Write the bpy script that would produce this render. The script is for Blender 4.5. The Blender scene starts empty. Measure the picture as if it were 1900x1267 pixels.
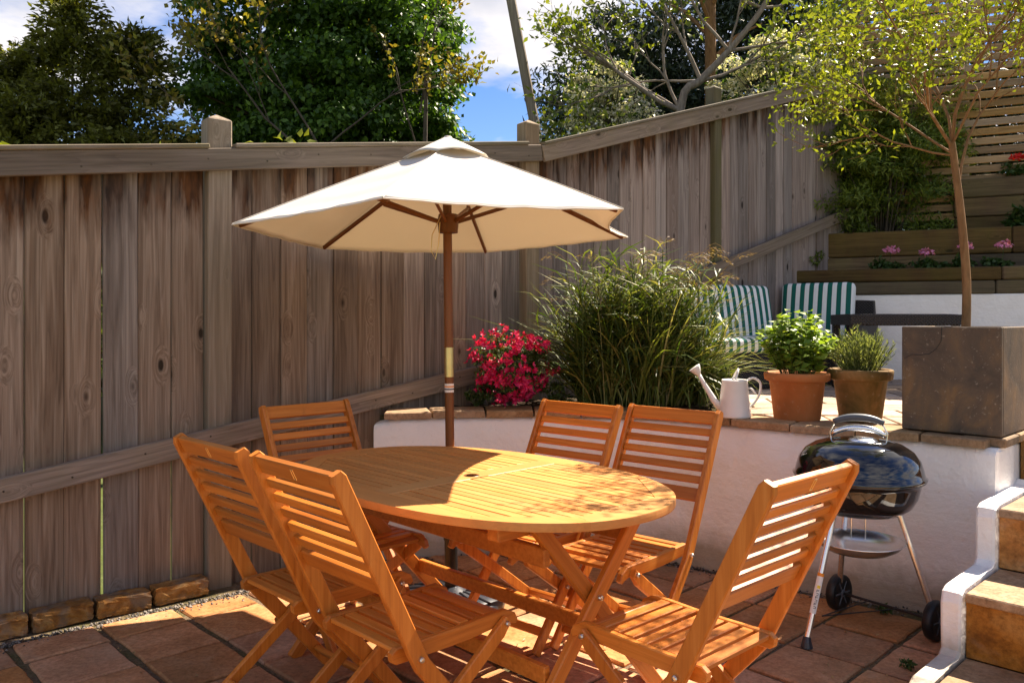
import bpy, bmesh, math, random
import numpy as np
from mathutils import Vector, Matrix, Quaternion

# ------------------------------------------------------------------ camera, world, sun, exposure
S = bpy.context.scene
COL = S.collection
EYE = 1.32
F, V0 = 1495.0, 592.0                      # focal length and horizon in photo pixels (1900 x 1267)
cam = bpy.data.cameras.new('camera'); camo = bpy.data.objects.new('camera', cam); COL.objects.link(camo)
camo.location = (0, 0, EYE); camo.rotation_euler = (math.radians(90), 0, 0)
cam.sensor_width = 36; cam.lens = F/1900*36; cam.shift_y = -(633.5-V0)/1900
cam.clip_start = .05; cam.clip_end = 2000
S.camera = camo
SUN = Vector((.63, .56, 1.0)).normalized()
world = bpy.data.worlds.new('World'); S.world = world; world.use_nodes = True
def build_world():
    nt = world.node_tree; N = nt.nodes; L = nt.links; N.clear()
    out = N.new('ShaderNodeOutputWorld'); bg = N.new('ShaderNodeBackground'); bg.inputs['Strength'].default_value = .088
    sky = N.new('ShaderNodeTexSky'); sky.sky_type = 'NISHITA'; sky.sun_disc = False
    sky.sun_elevation = math.asin(SUN.z); sky.sun_rotation = math.atan2(SUN.x, SUN.y)
    sky.altitude = 50; sky.air_density = 1.0; sky.dust_density = .1; sky.ozone_density = 2.5
    tc = N.new('ShaderNodeTexCoord'); sep = N.new('ShaderNodeSeparateXYZ'); L.new(tc.outputs['Generated'], sep.inputs[0])
    # project direction on a cloud deck: (x, y) / (z + .12)
    add = N.new('ShaderNodeMath'); add.operation = 'ADD'; add.inputs[1].default_value = .16; L.new(sep.outputs['Z'], add.inputs[0])
    mx = N.new('ShaderNodeMath'); mx.operation = 'MAXIMUM'; mx.inputs[1].default_value = .05; L.new(add.outputs[0], mx.inputs[0])
    dx = N.new('ShaderNodeMath'); dx.operation = 'DIVIDE'; L.new(sep.outputs['X'], dx.inputs[0]); L.new(mx.outputs[0], dx.inputs[1])
    dy = N.new('ShaderNodeMath'); dy.operation = 'DIVIDE'; L.new(sep.outputs['Y'], dy.inputs[0]); L.new(mx.outputs[0], dy.inputs[1])
    cmb = N.new('ShaderNodeCombineXYZ'); L.new(dx.outputs[0], cmb.inputs[0]); L.new(dy.outputs[0], cmb.inputs[1]); cmb.inputs[2].default_value = 3.3
    mp = N.new('ShaderNodeMapping'); mp.inputs['Location'].default_value = (4.4, .5, 0); L.new(cmb.outputs[0], mp.inputs[0])
    no = N.new('ShaderNodeTexNoise'); no.inputs['Scale'].default_value = 1.25; no.inputs['Detail'].default_value = 9; no.inputs['Roughness'].default_value = .56
    no.inputs['Distortion'].default_value = .25; L.new(mp.outputs[0], no.inputs['Vector'])
    rp = N.new('ShaderNodeValToRGB'); rp.color_ramp.elements[0].position = .43; rp.color_ramp.elements[1].position = .57; L.new(no.outputs['Fac'], rp.inputs[0])
    no2 = N.new('ShaderNodeTexNoise'); no2.inputs['Scale'].default_value = 2.1; no2.inputs['Detail'].default_value = 5; L.new(mp.outputs[0], no2.inputs['Vector'])
    rp2 = N.new('ShaderNodeValToRGB'); rp2.color_ramp.elements[0].position = .38; rp2.color_ramp.elements[1].position = .62
    rp2.color_ramp.elements[0].color = (2.4, 2.6, 3.1, 1); rp2.color_ramp.elements[1].color = (4.3, 4.3, 4.4, 1); L.new(no2.outputs['Fac'], rp2.inputs[0])
    mix = N.new('ShaderNodeMixRGB'); L.new(rp.outputs[0], mix.inputs[0]); hs = N.new('ShaderNodeHueSaturation'); hs.inputs['Saturation'].default_value = 1.28; hs.inputs['Hue'].default_value = .512; hs.inputs['Value'].default_value = .62; L.new(sky.outputs[0], hs.inputs['Color']); L.new(hs.outputs[0], mix.inputs[1]); L.new(rp2.outputs[0], mix.inputs[2])
    L.new(mix.outputs[0], bg.inputs['Color']); L.new(bg.outputs[0], out.inputs[0])
build_world()
sl = bpy.data.lights.new('sun', 'SUN'); sl.energy = 5.0; sl.angle = math.radians(.53); sl.color = (1, .91, .78)
so = bpy.data.objects.new('sun', sl); COL.objects.link(so); so.location = (6, 3, 10)
so.rotation_euler = (-SUN).to_track_quat('-Z', 'Y').to_euler()
S.view_settings.view_transform = 'Standard'; S.view_settings.look = 'None'; S.view_settings.gamma = 1
S.view_settings.use_curve_mapping = False; S.view_settings.exposure = 1.68
S.view_settings.use_white_balance = True; S.view_settings.white_balance_temperature = 6950; S.view_settings.white_balance_tint = 13

R = random.Random(5)
NR = np.random.RandomState(11)

# ------------------------------------------------------------------ helpers
KD = Vector((.7175, .6966, 0)); JD = Vector((.6966, -.7175, 0)); ZA = Vector((0, 0, 1))   # the paving grid's two directions
def tag(o, label=None, cat=None, group=None, kind=None):
    if label: o['label'] = label
    if cat: o['category'] = cat
    if group: o['group'] = group
    if kind: o['kind'] = kind
    return o
def link(name, me, mat=None, parent=None, loc=None, rot=None, mw=None):
    o = bpy.data.objects.new(name, me); COL.objects.link(o)
    if mat is not None and me is not None and not me.materials: me.materials.append(mat)
    if parent is not None: o.parent = parent
    if loc is not None: o.location = loc
    if rot is not None: o.rotation_euler = rot
    if mw is not None: o.matrix_basis = mw
    return o
def empty(name, loc=(0, 0, 0), rz=0):
    o = bpy.data.objects.new(name, None); COL.objects.link(o); o.location = loc; o.rotation_euler = (0, 0, rz); o.empty_display_size = .1
    return o
def frame(o, x, y, z=None):
    x = Vector(x).normalized(); y = Vector(y).normalized(); z = x.cross(y) if z is None else Vector(z)
    m = Matrix((x, y, z)).transposed().to_4x4(); m.translation = Vector(o); return m
def mesh(name, vs, fs, smooth=False):
    me = bpy.data.meshes.new(name); me.from_pydata([tuple(v) for v in vs], [], fs)
    if smooth: me.polygons.foreach_set('use_smooth', [True]*len(me.polygons))
    me.update(); return me
def shift(part, d):
    vs, fs = part; d = Vector(d); return [Vector(v)+d for v in vs], fs
def xf(part, m): return [m @ Vector(v) for v in part[0]], part[1]
def join(*parts):
    vs, fs = [], []
    for p in parts:
        b = len(vs); vs += list(p[0]); fs += [tuple(i+b for i in f) for f in p[1]]
    return vs, fs
def cbox(sx, sy, sz, b=.003):
    """box centred on the origin with chamfered edges"""
    hx, hy, hz = sx/2, sy/2, sz/2; b = min(b, hx*.9, hy*.9, hz*.9)
    vs = []; idx = {}
    for X in (-1, 1):
        for Y in (-1, 1):
            for Z in (-1, 1):
                for a in range(3):
                    p = [X*hx, Y*hy, Z*hz]
                    for c in range(3):
                        if c != a: p[c] -= (X, Y, Z)[c]*b
                    idx[(X, Y, Z, a)] = len(vs); vs.append(Vector(p))
    fs = []
    def face(lst):
        c = sum((vs[i] for i in lst), Vector())/len(lst)
        n = (vs[lst[1]]-vs[lst[0]]).cross(vs[lst[2]]-vs[lst[1]])
        fs.append(tuple(lst) if n.dot(c) > 0 else tuple(reversed(lst)))
    for a in range(3):
        o1, o2 = [c for c in range(3) if c != a]
        for s in (-1, 1):
            q = []
            for s1, s2 in ((-1, -1), (1, -1), (1, 1), (-1, 1)):
                k = [0, 0, 0]; k[a] = s; k[o1] = s1; k[o2] = s2; q.append(idx[(*k, a)])
            face(q)
        for s1 in (-1, 1):
            for s2 in (-1, 1):
                k1 = [0, 0, 0]; k1[a] = -1; k1[o1] = s1; k1[o2] = s2; k2 = list(k1); k2[a] = 1
                face([idx[(*k1, o1)], idx[(*k2, o1)], idx[(*k2, o2)], idx[(*k1, o2)]])
    for X in (-1, 1):
        for Y in (-1, 1):
            for Z in (-1, 1): face([idx[(X, Y, Z, a)] for a in range(3)])
    return vs, fs
def prism(pts, z0, z1, b=0.0):
    """extrude a CCW polygon of (x, y) from z0 to z1; b = chamfer of the top edge"""
    n = len(pts); vs = [Vector((p[0], p[1], z0)) for p in pts]
    if b > 0:
        c = Vector((sum(p[0] for p in pts)/n, sum(p[1] for p in pts)/n))
        vs += [Vector((p[0], p[1], z1-b)) for p in pts]
        for p in pts:
            d = c-Vector(p); d = d.normalized()*b*1.3 if d.length > 1e-6 else d
            vs.append(Vector((p[0]+d.x, p[1]+d.y, z1)))
        k = 3
    else: vs += [Vector((p[0], p[1], z1)) for p in pts]; k = 2
    fs = [tuple(reversed(range(n))), tuple(range((k-1)*n, k*n))]
    for l in range(k-1):
        for i in range(n): j = (i+1) % n; fs.append((l*n+i, l*n+j, (l+1)*n+j, (l+1)*n+i))
    return vs, fs
def tube(pts, rad, n=8, cap=True):
    pts = [Vector(p) for p in pts]; m = len(pts); rad = rad if hasattr(rad, '__len__') else [rad]*m
    vs, fs = [], []; up = None
    for i, p in enumerate(pts):
        d = (pts[min(i+1, m-1)]-pts[max(i-1, 0)]).normalized()
        if up is None: up = d.orthogonal().normalized()
        up = (up-d*up.dot(d)); up = up.normalized() if up.length > 1e-6 else d.orthogonal().normalized()
        s = d.cross(up)
        for k in range(n): a = 2*math.pi*k/n; vs.append(p+(up*math.cos(a)+s*math.sin(a))*rad[i])
    for i in range(m-1):
        for k in range(n): fs.append((i*n+k, i*n+(k+1) % n, (i+1)*n+(k+1) % n, (i+1)*n+k))
    if cap: fs.append(tuple(reversed(range(n)))); fs.append(tuple(range((m-1)*n, m*n)))
    return vs, fs
def lathe(prof, n=32, ang=2*math.pi):
    """revolve (r, z) pairs round z"""
    vs, fs = [], []; m = len(prof)
    for r, z in prof:
        for k in range(n): a = 2*math.pi*k/n; vs.append(Vector((r*math.cos(a), r*math.sin(a), z)))
    for i in range(m-1):
        for k in range(n): fs.append((i*n+k, i*n+(k+1) % n, (i+1)*n+(k+1) % n, (i+1)*n+k))
    return vs, fs
def rbox(sx, sy, sz, r, n=7, puff=0.0):
    """soft rounded box"""
    vs, fs, key = [], [], {}
    h = (sx/2, sy/2, sz/2)
    def g(i):
        t = i/n*2-1; return t
    for a in range(3):
        o1, o2 = (a+1) % 3, (a+2) % 3
        for s in (-1, 1):
            ids = {}
            for i in range(n+1):
                for j in range(n+1):
                    c = [0, 0, 0]; c[a] = s; c[o1] = g(i); c[o2] = g(j)
                    p = Vector([math.copysign(abs(c[k])**.7, c[k])*h[k] for k in range(3)])
                    q = Vector([max(-(h[k]-r), min(h[k]-r, p[k])) for k in range(3)]); d = p-q
                    if d.length > 1e-9: p = q+d.normalized()*r
                    if puff:
                        w = max(0, 1-(p.x/h[0])**2)*max(0, 1-(p.y/h[1])**2)*max(0, 1-(p.z/h[2])**2)
                        m_ = min(range(3), key=lambda k: h[k])
                        u = [max(0, 1-(p[k]/h[k])**2) for k in range(3) if k != m_]
                        p[m_] += math.copysign(puff*u[0]*u[1], p[m_])
                    kk = tuple(round(x, 5) for x in p)
                    if kk not in key: key[kk] = len(vs); vs.append(p)
                    ids[(i, j)] = key[kk]
            for i in range(n):
                for j in range(n):
                    f = [ids[(i, j)], ids[(i+1, j)], ids[(i+1, j+1)], ids[(i, j+1)]]
                    if s < 0: f.reverse()
                    f2 = []
                    for x in f:
                        if x not in f2: f2.append(x)
                    if len(f2) > 2: fs.append(tuple(f2))
    return vs, fs
def strip(path, w, t, axis=0):
    """bar that follows a path in the local y-z plane: width w in that plane, thickness t along x; w may be a list"""
    pts = [Vector((0, p[0], p[1])) for p in path]; m = len(pts); ws = w if hasattr(w, '__len__') else [w]*m
    b = .0035; vs, fs = [], []
    for i, p in enumerate(pts):
        d = (pts[min(i+1, m-1)]-pts[max(i-1, 0)]).normalized(); nrm = Vector((0, -d.z, d.y)); h = ws[i]/2
        for x, q in ((-t/2, h-b), (-t/2+b, h), (t/2-b, h), (t/2, h-b), (t/2, -h+b), (t/2-b, -h), (-t/2+b, -h), (-t/2, -h+b)):
            vs.append(p+nrm*q+Vector((x, 0, 0)))
    n = 8
    for i in range(m-1):
        for k in range(n): fs.append((i*n+k, (i+1)*n+k, (i+1)*n+(k+1) % n, i*n+(k+1) % n))
    fs.append(tuple(range(n))); fs.append(tuple(reversed(range((m-1)*n, m*n))))
    me_v = vs
    return me_v, fs
def np_mesh(name, V, T, smooth=False):
    """triangles from numpy arrays"""
    me = bpy.data.meshes.new(name); nv, nt_ = len(V), len(T)
    me.vertices.add(nv); me.vertices.foreach_set('co', np.asarray(V, np.float32).ravel())
    me.loops.add(nt_*3); me.loops.foreach_set('vertex_index', np.asarray(T, np.int32).ravel())
    me.polygons.add(nt_); me.polygons.foreach_set('loop_start', np.arange(0, nt_*3, 3, dtype=np.int32))
    me.polygons.foreach_set('loop_total', np.full(nt_, 3, np.int32))
    if smooth: me.polygons.foreach_set('use_smooth', np.ones(nt_, bool))
    me.update(calc_edges=True); me.validate(); return me
def unit(a): return a/np.maximum(np.linalg.norm(a, axis=1, keepdims=True), 1e-9)
def leaves(P, axis, nrm, ln, wd, fold=.25, droop=0.0):
    """one folded six-point leaf for each point: returns V, T"""
    P = np.asarray(P, float); n = len(P); a = unit(np.asarray(axis, float)); s = unit(np.cross(nrm, a)); u = np.cross(a, s)
    ln = np.broadcast_to(np.asarray(ln, float), (n,))[:, None]; wd = np.broadcast_to(np.asarray(wd, float), (n,))[:, None]
    V = np.empty((n, 6, 3))
    V[:, 0] = P
    V[:, 1] = P+a*ln*.38+s*wd*.5+u*wd*fold
    V[:, 2] = P+a*ln*.42
    V[:, 3] = P+a*ln*.38-s*wd*.5+u*wd*fold
    V[:, 4] = P+a*ln-u*ln*droop
    V[:, 5] = P+a*ln*.42
    T = np.array([[0, 1, 2], [0, 2, 3], [1, 4, 2], [2, 4, 3]])[None]+(np.arange(n)*6)[:, None, None]
    return V.reshape(-1, 3), T.reshape(-1, 3)
def rnd_dirs(n): return unit(NR.normal(size=(n, 3)))
def catmesh(name, lst, smooth=False):
    vs, ts, b = [], [], 0
    for V, T in lst: vs.append(V); ts.append(T+b); b += len(V)
    return np_mesh(name, np.concatenate(vs), np.concatenate(ts), smooth)
def px(u, v, z=None, Y=None):
    """photo pixel on the horizontal plane z, or at distance Y"""
    if z is not None: Y = F*(EYE-z)/(v-V0)
    return Vector(((u-950)*Y/F, Y, EYE-(v-V0)*Y/F))

# ------------------------------------------------------------------ materials
MATS = {}
class NT:
    def __init__(s, name):
        s.m = bpy.data.materials.new(name); s.m.use_nodes = True; s.t = s.m.node_tree; s.N = s.t.nodes; s.L = s.t.links
        s.b = s.N['Principled BSDF']; MATS[name] = s.m; s._c = {}
    def n(s, ty, ins=None, **kw):
        nd = s.N.new('ShaderNode'+ty)
        for k, v in kw.items(): setattr(nd, k, v)
        for k, v in (ins or {}).items(): s.put(nd.inputs[k], v)
        return nd
    def put(s, sock, v):
        if isinstance(v, bpy.types.NodeSocket): s.L.new(v, sock)
        else: sock.default_value = v
    def coord(s, kind='Object'):
        if kind not in s._c: s._c[kind] = s.n('TexCoord').outputs[kind]
        return s._c[kind]
    def world(s):
        if 'w' not in s._c: s._c['w'] = s.n('NewGeometry').outputs['Position']
        return s._c['w']
    def orand(s):
        if 'r' not in s._c: s._c['r'] = s.n('ObjectInfo').outputs['Random']
        return s._c['r']
    def island(s): return s.n('NewGeometry').outputs['Random Per Island']
    def noise(s, vec, scale, detail=4, rough=.55, dist=0): return s.n('TexNoise', {'Vector': vec, 'Scale': scale, 'Detail': detail, 'Roughness': rough, 'Distortion': dist}).outputs['Fac']
    def voro(s, vec, scale, out='Distance', feature='F1'): return s.n('TexVoronoi', {'Vector': vec, 'Scale': scale}, feature=feature).outputs[out]
    def map(s, vec, sc=(1, 1, 1), loc=(0, 0, 0), rot=(0, 0, 0)): return s.n('Mapping', {'Vector': vec, 'Scale': sc, 'Location': loc, 'Rotation': rot}).outputs[0]
    def ramp(s, f, stops):
        r = s.n('ValToRGB', {'Fac': f}); e = r.color_ramp.elements
        while len(e) < len(stops): e.new(.5)
        for i, (p, c) in enumerate(stops):
            e[i].position = p; e[i].color = (*c, 1) if hasattr(c, '__len__') else (c, c, c, 1)
        return r.outputs[0]
    def mix(s, f, a, b, ty='MIX'):
        nd = s.n('MixRGB', blend_type=ty)
        for i, v in enumerate((f, a, b)):
            if isinstance(v, tuple) and len(v) == 3: v = (*v, 1)
            s.put(nd.inputs[i], v)
        return nd.outputs[0]
    def math(s, op, a, b=0.0):
        nd = s.n('Math', operation=op); s.put(nd.inputs[0], a); s.put(nd.inputs[1], b); return nd.outputs[0]
    def off(s, vec, k=37.0):
        v = s.n('CombineXYZ', {0: s.math('MULTIPLY', s.orand(), k), 1: s.math('MULTIPLY', s.orand(), k*1.7), 2: s.math('MULTIPLY', s.orand(), k*.6)}).outputs[0]
        return s.n('VectorMath', {0: vec, 1: v}, operation='ADD').outputs[0]
    def hue(s, col, amt=.3, bias=1.0, src=None):
        v = s.math('ADD', s.math('MULTIPLY', s.orand() if src is None else src, amt), bias-amt/2)
        return s.n('HueSaturation', {'Color': col, 'Value': v}).outputs[0]
    def bump(s, h, st=.3, d=.01): s.L.new(s.n('Bump', {'Height': h, 'Strength': st, 'Distance': d}).outputs[0], s.b.inputs['Normal'])
    def done(s, col=None, rough=.6, spec=.4, metal=0.0, **kw):
        if col is not None: s.put(s.b.inputs['Base Color'], (*col, 1) if isinstance(col, tuple) and len(col) == 3 else col)
        s.put(s.b.inputs['Roughness'], rough); s.put(s.b.inputs['Specular IOR Level'], spec); s.put(s.b.inputs['Metallic'], metal)
        for k, v in kw.items(): s.put(s.b.inputs[k], v)
        return s.m
def furniture_wood(name, axis, lum=1.0, pale=0.0):
    m = NT(name); sc = [60, 60, 60]; sc[axis] = 3.0
    v = m.off(m.coord()); g = m.noise(m.map(v, tuple(sc)), 1.0, 5, .6, .4); g2 = m.noise(m.map(v, tuple(x*.16 for x in sc)), 1.0, 3, .5, .8)
    c = m.ramp(g, [(.28, (.39*lum, .110*lum, .011*lum)), (.52, (.57*lum, .190*lum, .026*lum)), (.75, (.68*lum, .27*lum, .055*lum))])
    c = m.mix(m.math('MULTIPLY', g2, .5), c, (.46*lum, .135*lum, .016*lum)); c = m.hue(c, .46)
    if pale: c = m.mix(m.math('MULTIPLY', m.ramp(m.noise(v, 3.0, 4, .6), [(.25, .55), (.75, 1.0)]), pale), c, (.70, .40, .15))
    r2 = m.math('FRACT', m.math('MULTIPLY', m.orand(), 7.31)); c = m.mix(m.math('MULTIPLY', r2, .35), c, m.mix(1.0, c, (1.0, .80, .62), 'MULTIPLY'))
    dk = m.ramp(m.noise(v, 9.0, 5, .7, .5), [(.60, 0.0), (.74, .30)]); c = m.mix(dk, c, (.22*lum, .07*lum, .015*lum))
    m.bump(g, .12, .002)
    return m.done(c, m.math('ADD', m.math('MULTIPLY', g2, .25), .30), .45)
WX, WY, WZ = furniture_wood('oiled_wood_x', 0), furniture_wood('oiled_wood_y', 1), furniture_wood('oiled_wood_z', 2)
WTX, WTY = furniture_wood('pale_table_wood_x', 0, 1.0, .55), furniture_wood('pale_table_wood_y', 1, 1.0, .65)
def weathered(name, axis, a, b, c3, stain=False, green=0.0, knots=True):
    m = NT(name); sc = [42, 42, 42]; sc[axis] = 1.5; lo = [9, 9, 9]; lo[axis] = 1.15
    v = m.off(m.coord())
    ks = [6.2, 6.2, 6.2]; ks[1] = .01; ks[axis] = 2.6
    kd = m.voro(m.map(v, tuple(ks)), 1.0)
    knot = m.ramp(kd, [(.060, 1.0), (.105, 0.0)])
    halo = m.ramp(kd, [(.05, 1.0), (.27, 0.0)])
    warp = m.n('VectorMath', {0: m.map(v, tuple(sc)), 1: m.n('CombineXYZ', {0: m.math('MULTIPLY', halo, 3.2), 1: m.math('MULTIPLY', halo, 2.0), 2: m.math('MULTIPLY', halo, 2.2)}).outputs[0]}, operation='ADD').outputs[0]
    g = m.noise(warp, 1.0, 6, .62, .9)
    rings = m.noise(m.map(warp, (.42, .42, .30)), 1.0, 2, .4, .5)
    rr = m.ramp(m.math('FRACT', m.math('MULTIPLY', rings, 9.0)), [(.0, .35), (.5, 1.0), (.93, .75), (1.0, .2)])
    big = m.noise(m.map(v, tuple(x*.22 for x in lo)), 1.0, 3, .6)
    col = m.ramp(g, [(.25, a), (.5, b), (.78, c3)])
    col = m.mix(.40, col, m.mix(1.0, col, rr, 'MULTIPLY'))
    col = m.mix(m.ramp(big, [(.35, 0.0), (.75, .5)]), col, tuple(x*.62 for x in a))
    if knots: col = m.mix(m.math('MULTIPLY', knot, .95), col, (.022, .014, .009))
    if green: col = m.mix(m.math('MULTIPLY', m.ramp(m.noise(m.map(v, (5, 5, 1.6)), 1.0, 4), [(.35, 0.0), (.62, 1.0)]), green), col, (.145, .130, .035))
    if stain:
        z = m.n('SeparateXYZ', {0: m.coord()}).outputs['Z']          # z = 0 at the board's top, negative downwards
        edge = m.math('ADD', z, m.math('MULTIPLY', m.noise(m.map(v, (20, 20, 2.4)), 1.0, 5, .65), .62))
        f1 = m.ramp(m.math('ADD', edge, .3), [(.24, 0.0), (.42, 1.0)])
        col = m.mix(m.math('MULTIPLY', m.math('MULTIPLY', f1, m.ramp(m.noise(m.map(v, (13, 13, 1.4)), 1.0, 3), [(.36, .15), (.55, 1.0)])), .96), col, m.mix(m.ramp(m.noise(m.map(v, (26, 26, 7)), 1.0, 4), [(.35, 0.0), (.65, 1.0)]), (.020, .010, .006), (.105, .045, .018)))
    col = m.hue(col, .62); sat_ = m.math('ADD', m.math('MULTIPLY', m.math('FRACT', m.math('MULTIPLY', m.orand(), 5.77)), .45), .72); col = m.n('HueSaturation', {'Color': col, 'Saturation': sat_}).outputs[0]; m.bump(m.math('ADD', g, m.math('MULTIPLY', knot, -.6)), .6, .005)
    return m.done(col, .82, .2)
FB = weathered('weathered_board', 2, (.150, .100, .070), (.295, .218, .162), (.47, .375, .295), stain=True)
FBR = weathered('grey_board', 2, (.18, .135, .115), (.315, .245, .212), (.45, .37, .33), stain=True)
FR = weathered('weathered_rail', 0, (.135, .10, .078), (.22, .168, .132), (.33, .26, .205), green=.12)
FRS = weathered('greenish_shaded_rail_wood', 0, (.16, .12, .085), (.26, .20, .145), (.36, .29, .21), green=.45, knots=False)  # greener copy of the rail wood; a shaded-side tone is put into its colour
FP = weathered('fence_post_wood', 2, (.21, .15, .095), (.32, .235, .155), (.45, .36, .27), green=.10)
FPG = weathered('mossy_post_wood', 2, (.15, .115, .065), (.22, .18, .095), (.30, .25, .15), green=.8)
SLP = weathered('railway_sleeper', 0, (.070, .043, .023), (.135, .085, .042), (.23, .15, .078), green=.30)
TRL = weathered('trellis_slat_wood', 0, (.26, .16, .075), (.37, .24, .12), (.47, .32, .17), knots=False)
POL = weathered('pole_wood', 2, (.15, .12, .09), (.22, .18, .135), (.30, .25, .19))
def tile_mat(name, a, b, c3, moss, rough=.8):
    m = NT(name); w = m.world(); v = m.off(m.coord(), 11)
    n1 = m.noise(v, 7, 6, .62, .4); n2 = m.noise(v, 55, 5, .7); n3 = m.noise(w, 1.3, 3, .5)
    col = m.ramp(n1, [(.28, a), (.52, b), (.76, c3)])
    col = m.mix(m.ramp(n2, [(.40, 0.0), (.70, .62)]), col, tuple(x*.40 for x in a))
    col = m.mix(m.ramp(m.noise(v, 3.1, 5, .6, .6), [(.55, 0.0), (.70, .30)]), col, (.55, .42, .30))
    col = m.mix(m.math('MULTIPLY', m.ramp(n3, [(.40, 0.0), (.66, 1.0)]), moss), col, (.105, .088, .045))
    col = m.hue(col, .40); col = m.n('HueSaturation', {'Color': col, 'Saturation': m.math('ADD', m.math('MULTIPLY', m.math('FRACT', m.math('MULTIPLY', m.orand(), 9.13)), .22), .92)}).outputs[0]; m.bump(m.math('ADD', n1, m.math('MULTIPLY', n2, .45)), .55, .007)
    return m.done(col, m.math('ADD', m.math('MULTIPLY', n2, .3), rough-.15), .25)
TILE = tile_mat('terracotta_paver', (.40, .172, .075), (.54, .26, .125), (.64, .36, .20), .50)
TTILE = tile_mat('pale_terrace_tile', (.42, .29, .20), (.55, .40, .29), (.64, .50, .38), .15)
COPE = tile_mat('coping_clay', (.27, .15, .075), (.40, .25, .14), (.52, .36, .22), .45)
RISE = tile_mat('riser_clay', (.22, .080, .018), (.44, .175, .038), (.56, .29, .095), .85)
def brick_mat():
    m = NT('edging_brick_clay'); v = m.off(m.coord(), 9); n1 = m.noise(v, 16, 6, .65, .6); n2 = m.noise(v, 9, 4, .6)
    col = m.ramp(n1, [(.3, (.10, .055, .03)), (.5, (.30, .135, .035)), (.72, (.44, .27, .11))])
    col = m.mix(m.ramp(n2, [(.48, 0.0), (.62, .85)]), col, (.20, .145, .10)); m.bump(n1, .8, .012)
    return m.done(m.hue(col, .5), .9, .15)
BRK = brick_mat()
def dirt_mat(name, a, b, green, sc=60):
    m = NT(name); w = m.world(); n1 = m.noise(w, sc, 6, .7); n2 = m.noise(w, 3.5, 4, .6)
    col = m.ramp(n1, [(.3, a), (.7, b)]); col = m.mix(m.ramp(n2, [(.45, 0.0), (.62, green)]), col, (.075, .095, .022))
    m.bump(n1, .9, .02); return m.done(col, .95, .1)
DIRT = dirt_mat('joint_dirt', (.085, .058, .036), (.27, .195, .125), .5)
SOIL = dirt_mat('bark_soil', (.016, .011, .008), (.085, .055, .036), .15, 45)
GRD = dirt_mat('rough_grass_ground', (.05, .06, .02), (.10, .12, .04), .8, 9)
GRAV = NT('dark_gravel'); GRAV = GRAV.done(GRAV.hue(GRAV.ramp(GRAV.island(), [(.2, (.05, .045, .04)), (.8, (.24, .21, .18))]), 0.0), .9, .2)
def render_mat():
    m = NT('white_masonry_paint'); w = m.world(); n1 = m.noise(w, 26, 5, .6); n2 = m.noise(w, 4.0, 5, .6, .5); z = m.n('SeparateXYZ', {0: w}).outputs['Z']
    col = m.mix(m.ramp(n2, [(.35, 0.0), (.75, .28)]), (.90, .88, .85), (.77, .72, .66))
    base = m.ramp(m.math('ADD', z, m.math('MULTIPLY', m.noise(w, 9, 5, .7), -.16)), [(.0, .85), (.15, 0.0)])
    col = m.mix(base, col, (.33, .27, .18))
    col = m.mix(m.ramp(m.noise(w, 70, 3, .5), [(.70, 0.0), (.78, .45)]), col, (.42, .38, .32))
    m.bump(m.math('ADD', n1, m.math('ADD', m.math('MULTIPLY', m.noise(w, 7, 4, .6, .6), 1.6), m.math('MULTIPLY', m.noise(m.map(w, (2, 2, 16), (0, 0, 0), (.3, .2, 0)), 1.0, 4, .6, 1.0), .8))), .5, .012); return m.done(col, .85, .2)
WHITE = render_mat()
def cloth(name, col, tr, rough=.9):
    m = NT(name); w = m.coord(); n = m.noise(w, 3.0, 3, .5); wv = m.noise(w, 260, 2, .5)
    c = m.mix(m.ramp(n, [(.3, 0.0), (.8, .22)]), col, tuple(x*.86 for x in col))
    m.bump(m.math('ADD', m.math('MULTIPLY', wv, .35), m.noise(w, 11, 3, .6)), .25, .006)
    m.done(c, rough, .1)
    if tr:
        t = m.n('BsdfTranslucent', {'Color': (*tr[1], 1)}); mx = m.n('MixShader', {0: tr[0]}); m.L.new(m.b.outputs[0], mx.inputs[1]); m.L.new(t.outputs[0], mx.inputs[2])
        m.L.new(mx.outputs[0], m.N['Material Output'].inputs[0])
    return m.m
CANVAS = cloth('cream_canvas', (.70, .67, .615), (.26, (.84, .74, .58)))
def plain(name, col, rough=.5, spec=.4, metal=0.0, vary=.12, sc=14, bump=0.0, **kw):
    m = NT(name); v = m.coord(); n = m.noise(v, sc, 4, .6)
    c = m.mix(m.ramp(n, [(.3, 0.0), (.8, 1.0)]), tuple(x*(1-vary) for x in col), tuple(min(1, x*(1+vary)) for x in col))
    if bump: m.bump(m.noise(v, sc*5, 3), bump, .004)
    return m.done(c, rough, spec, metal, **kw)
DPOLE = furniture_wood('dark_parasol_wood', 2, .27)
BRASS = plain('brass_ferrule', (.83, .62, .30), .28, .5, 1.0)
STEEL = plain('steel_bolt', (.72, .68, .60), .3, .5, 1.0)
CHROME = plain('brushed_aluminium', (.85, .85, .85), .27, .5, 1.0, .05, 30)
ENAM = plain('black_enamel', (.006, .006, .007), .06, .6, 0.0, .1, 8, **{'Coat Weight': .6, 'Coat Roughness': .03})
GRIP = plain('grey_nylon', (.085, .095, .11), .45, .4, 0.0, .1)
BLKP = plain('black_plastic', (.012, .012, .013), .42, .4, 0.0, .2, 20)
BASE = plain('slate_blue_plastic', (.028, .032, .042), .28, .5, 0.0, .25, 20)
PAPER = plain('sticker_paper', (.78, .75, .70), .6, .3, 0.0, .05)
INK = plain('printed_ink', (.05, .05, .06), .6, .2)
ORNG = plain('orange_sticker', (.80, .27, .03), .5, .3)
YELW = plain('yellow_sticker', (.85, .62, .05), .5, .3)
CANM = plain('cream_enamel', (.80, .77, .72), .32, .5, 0.0, .05, 9)
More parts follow.
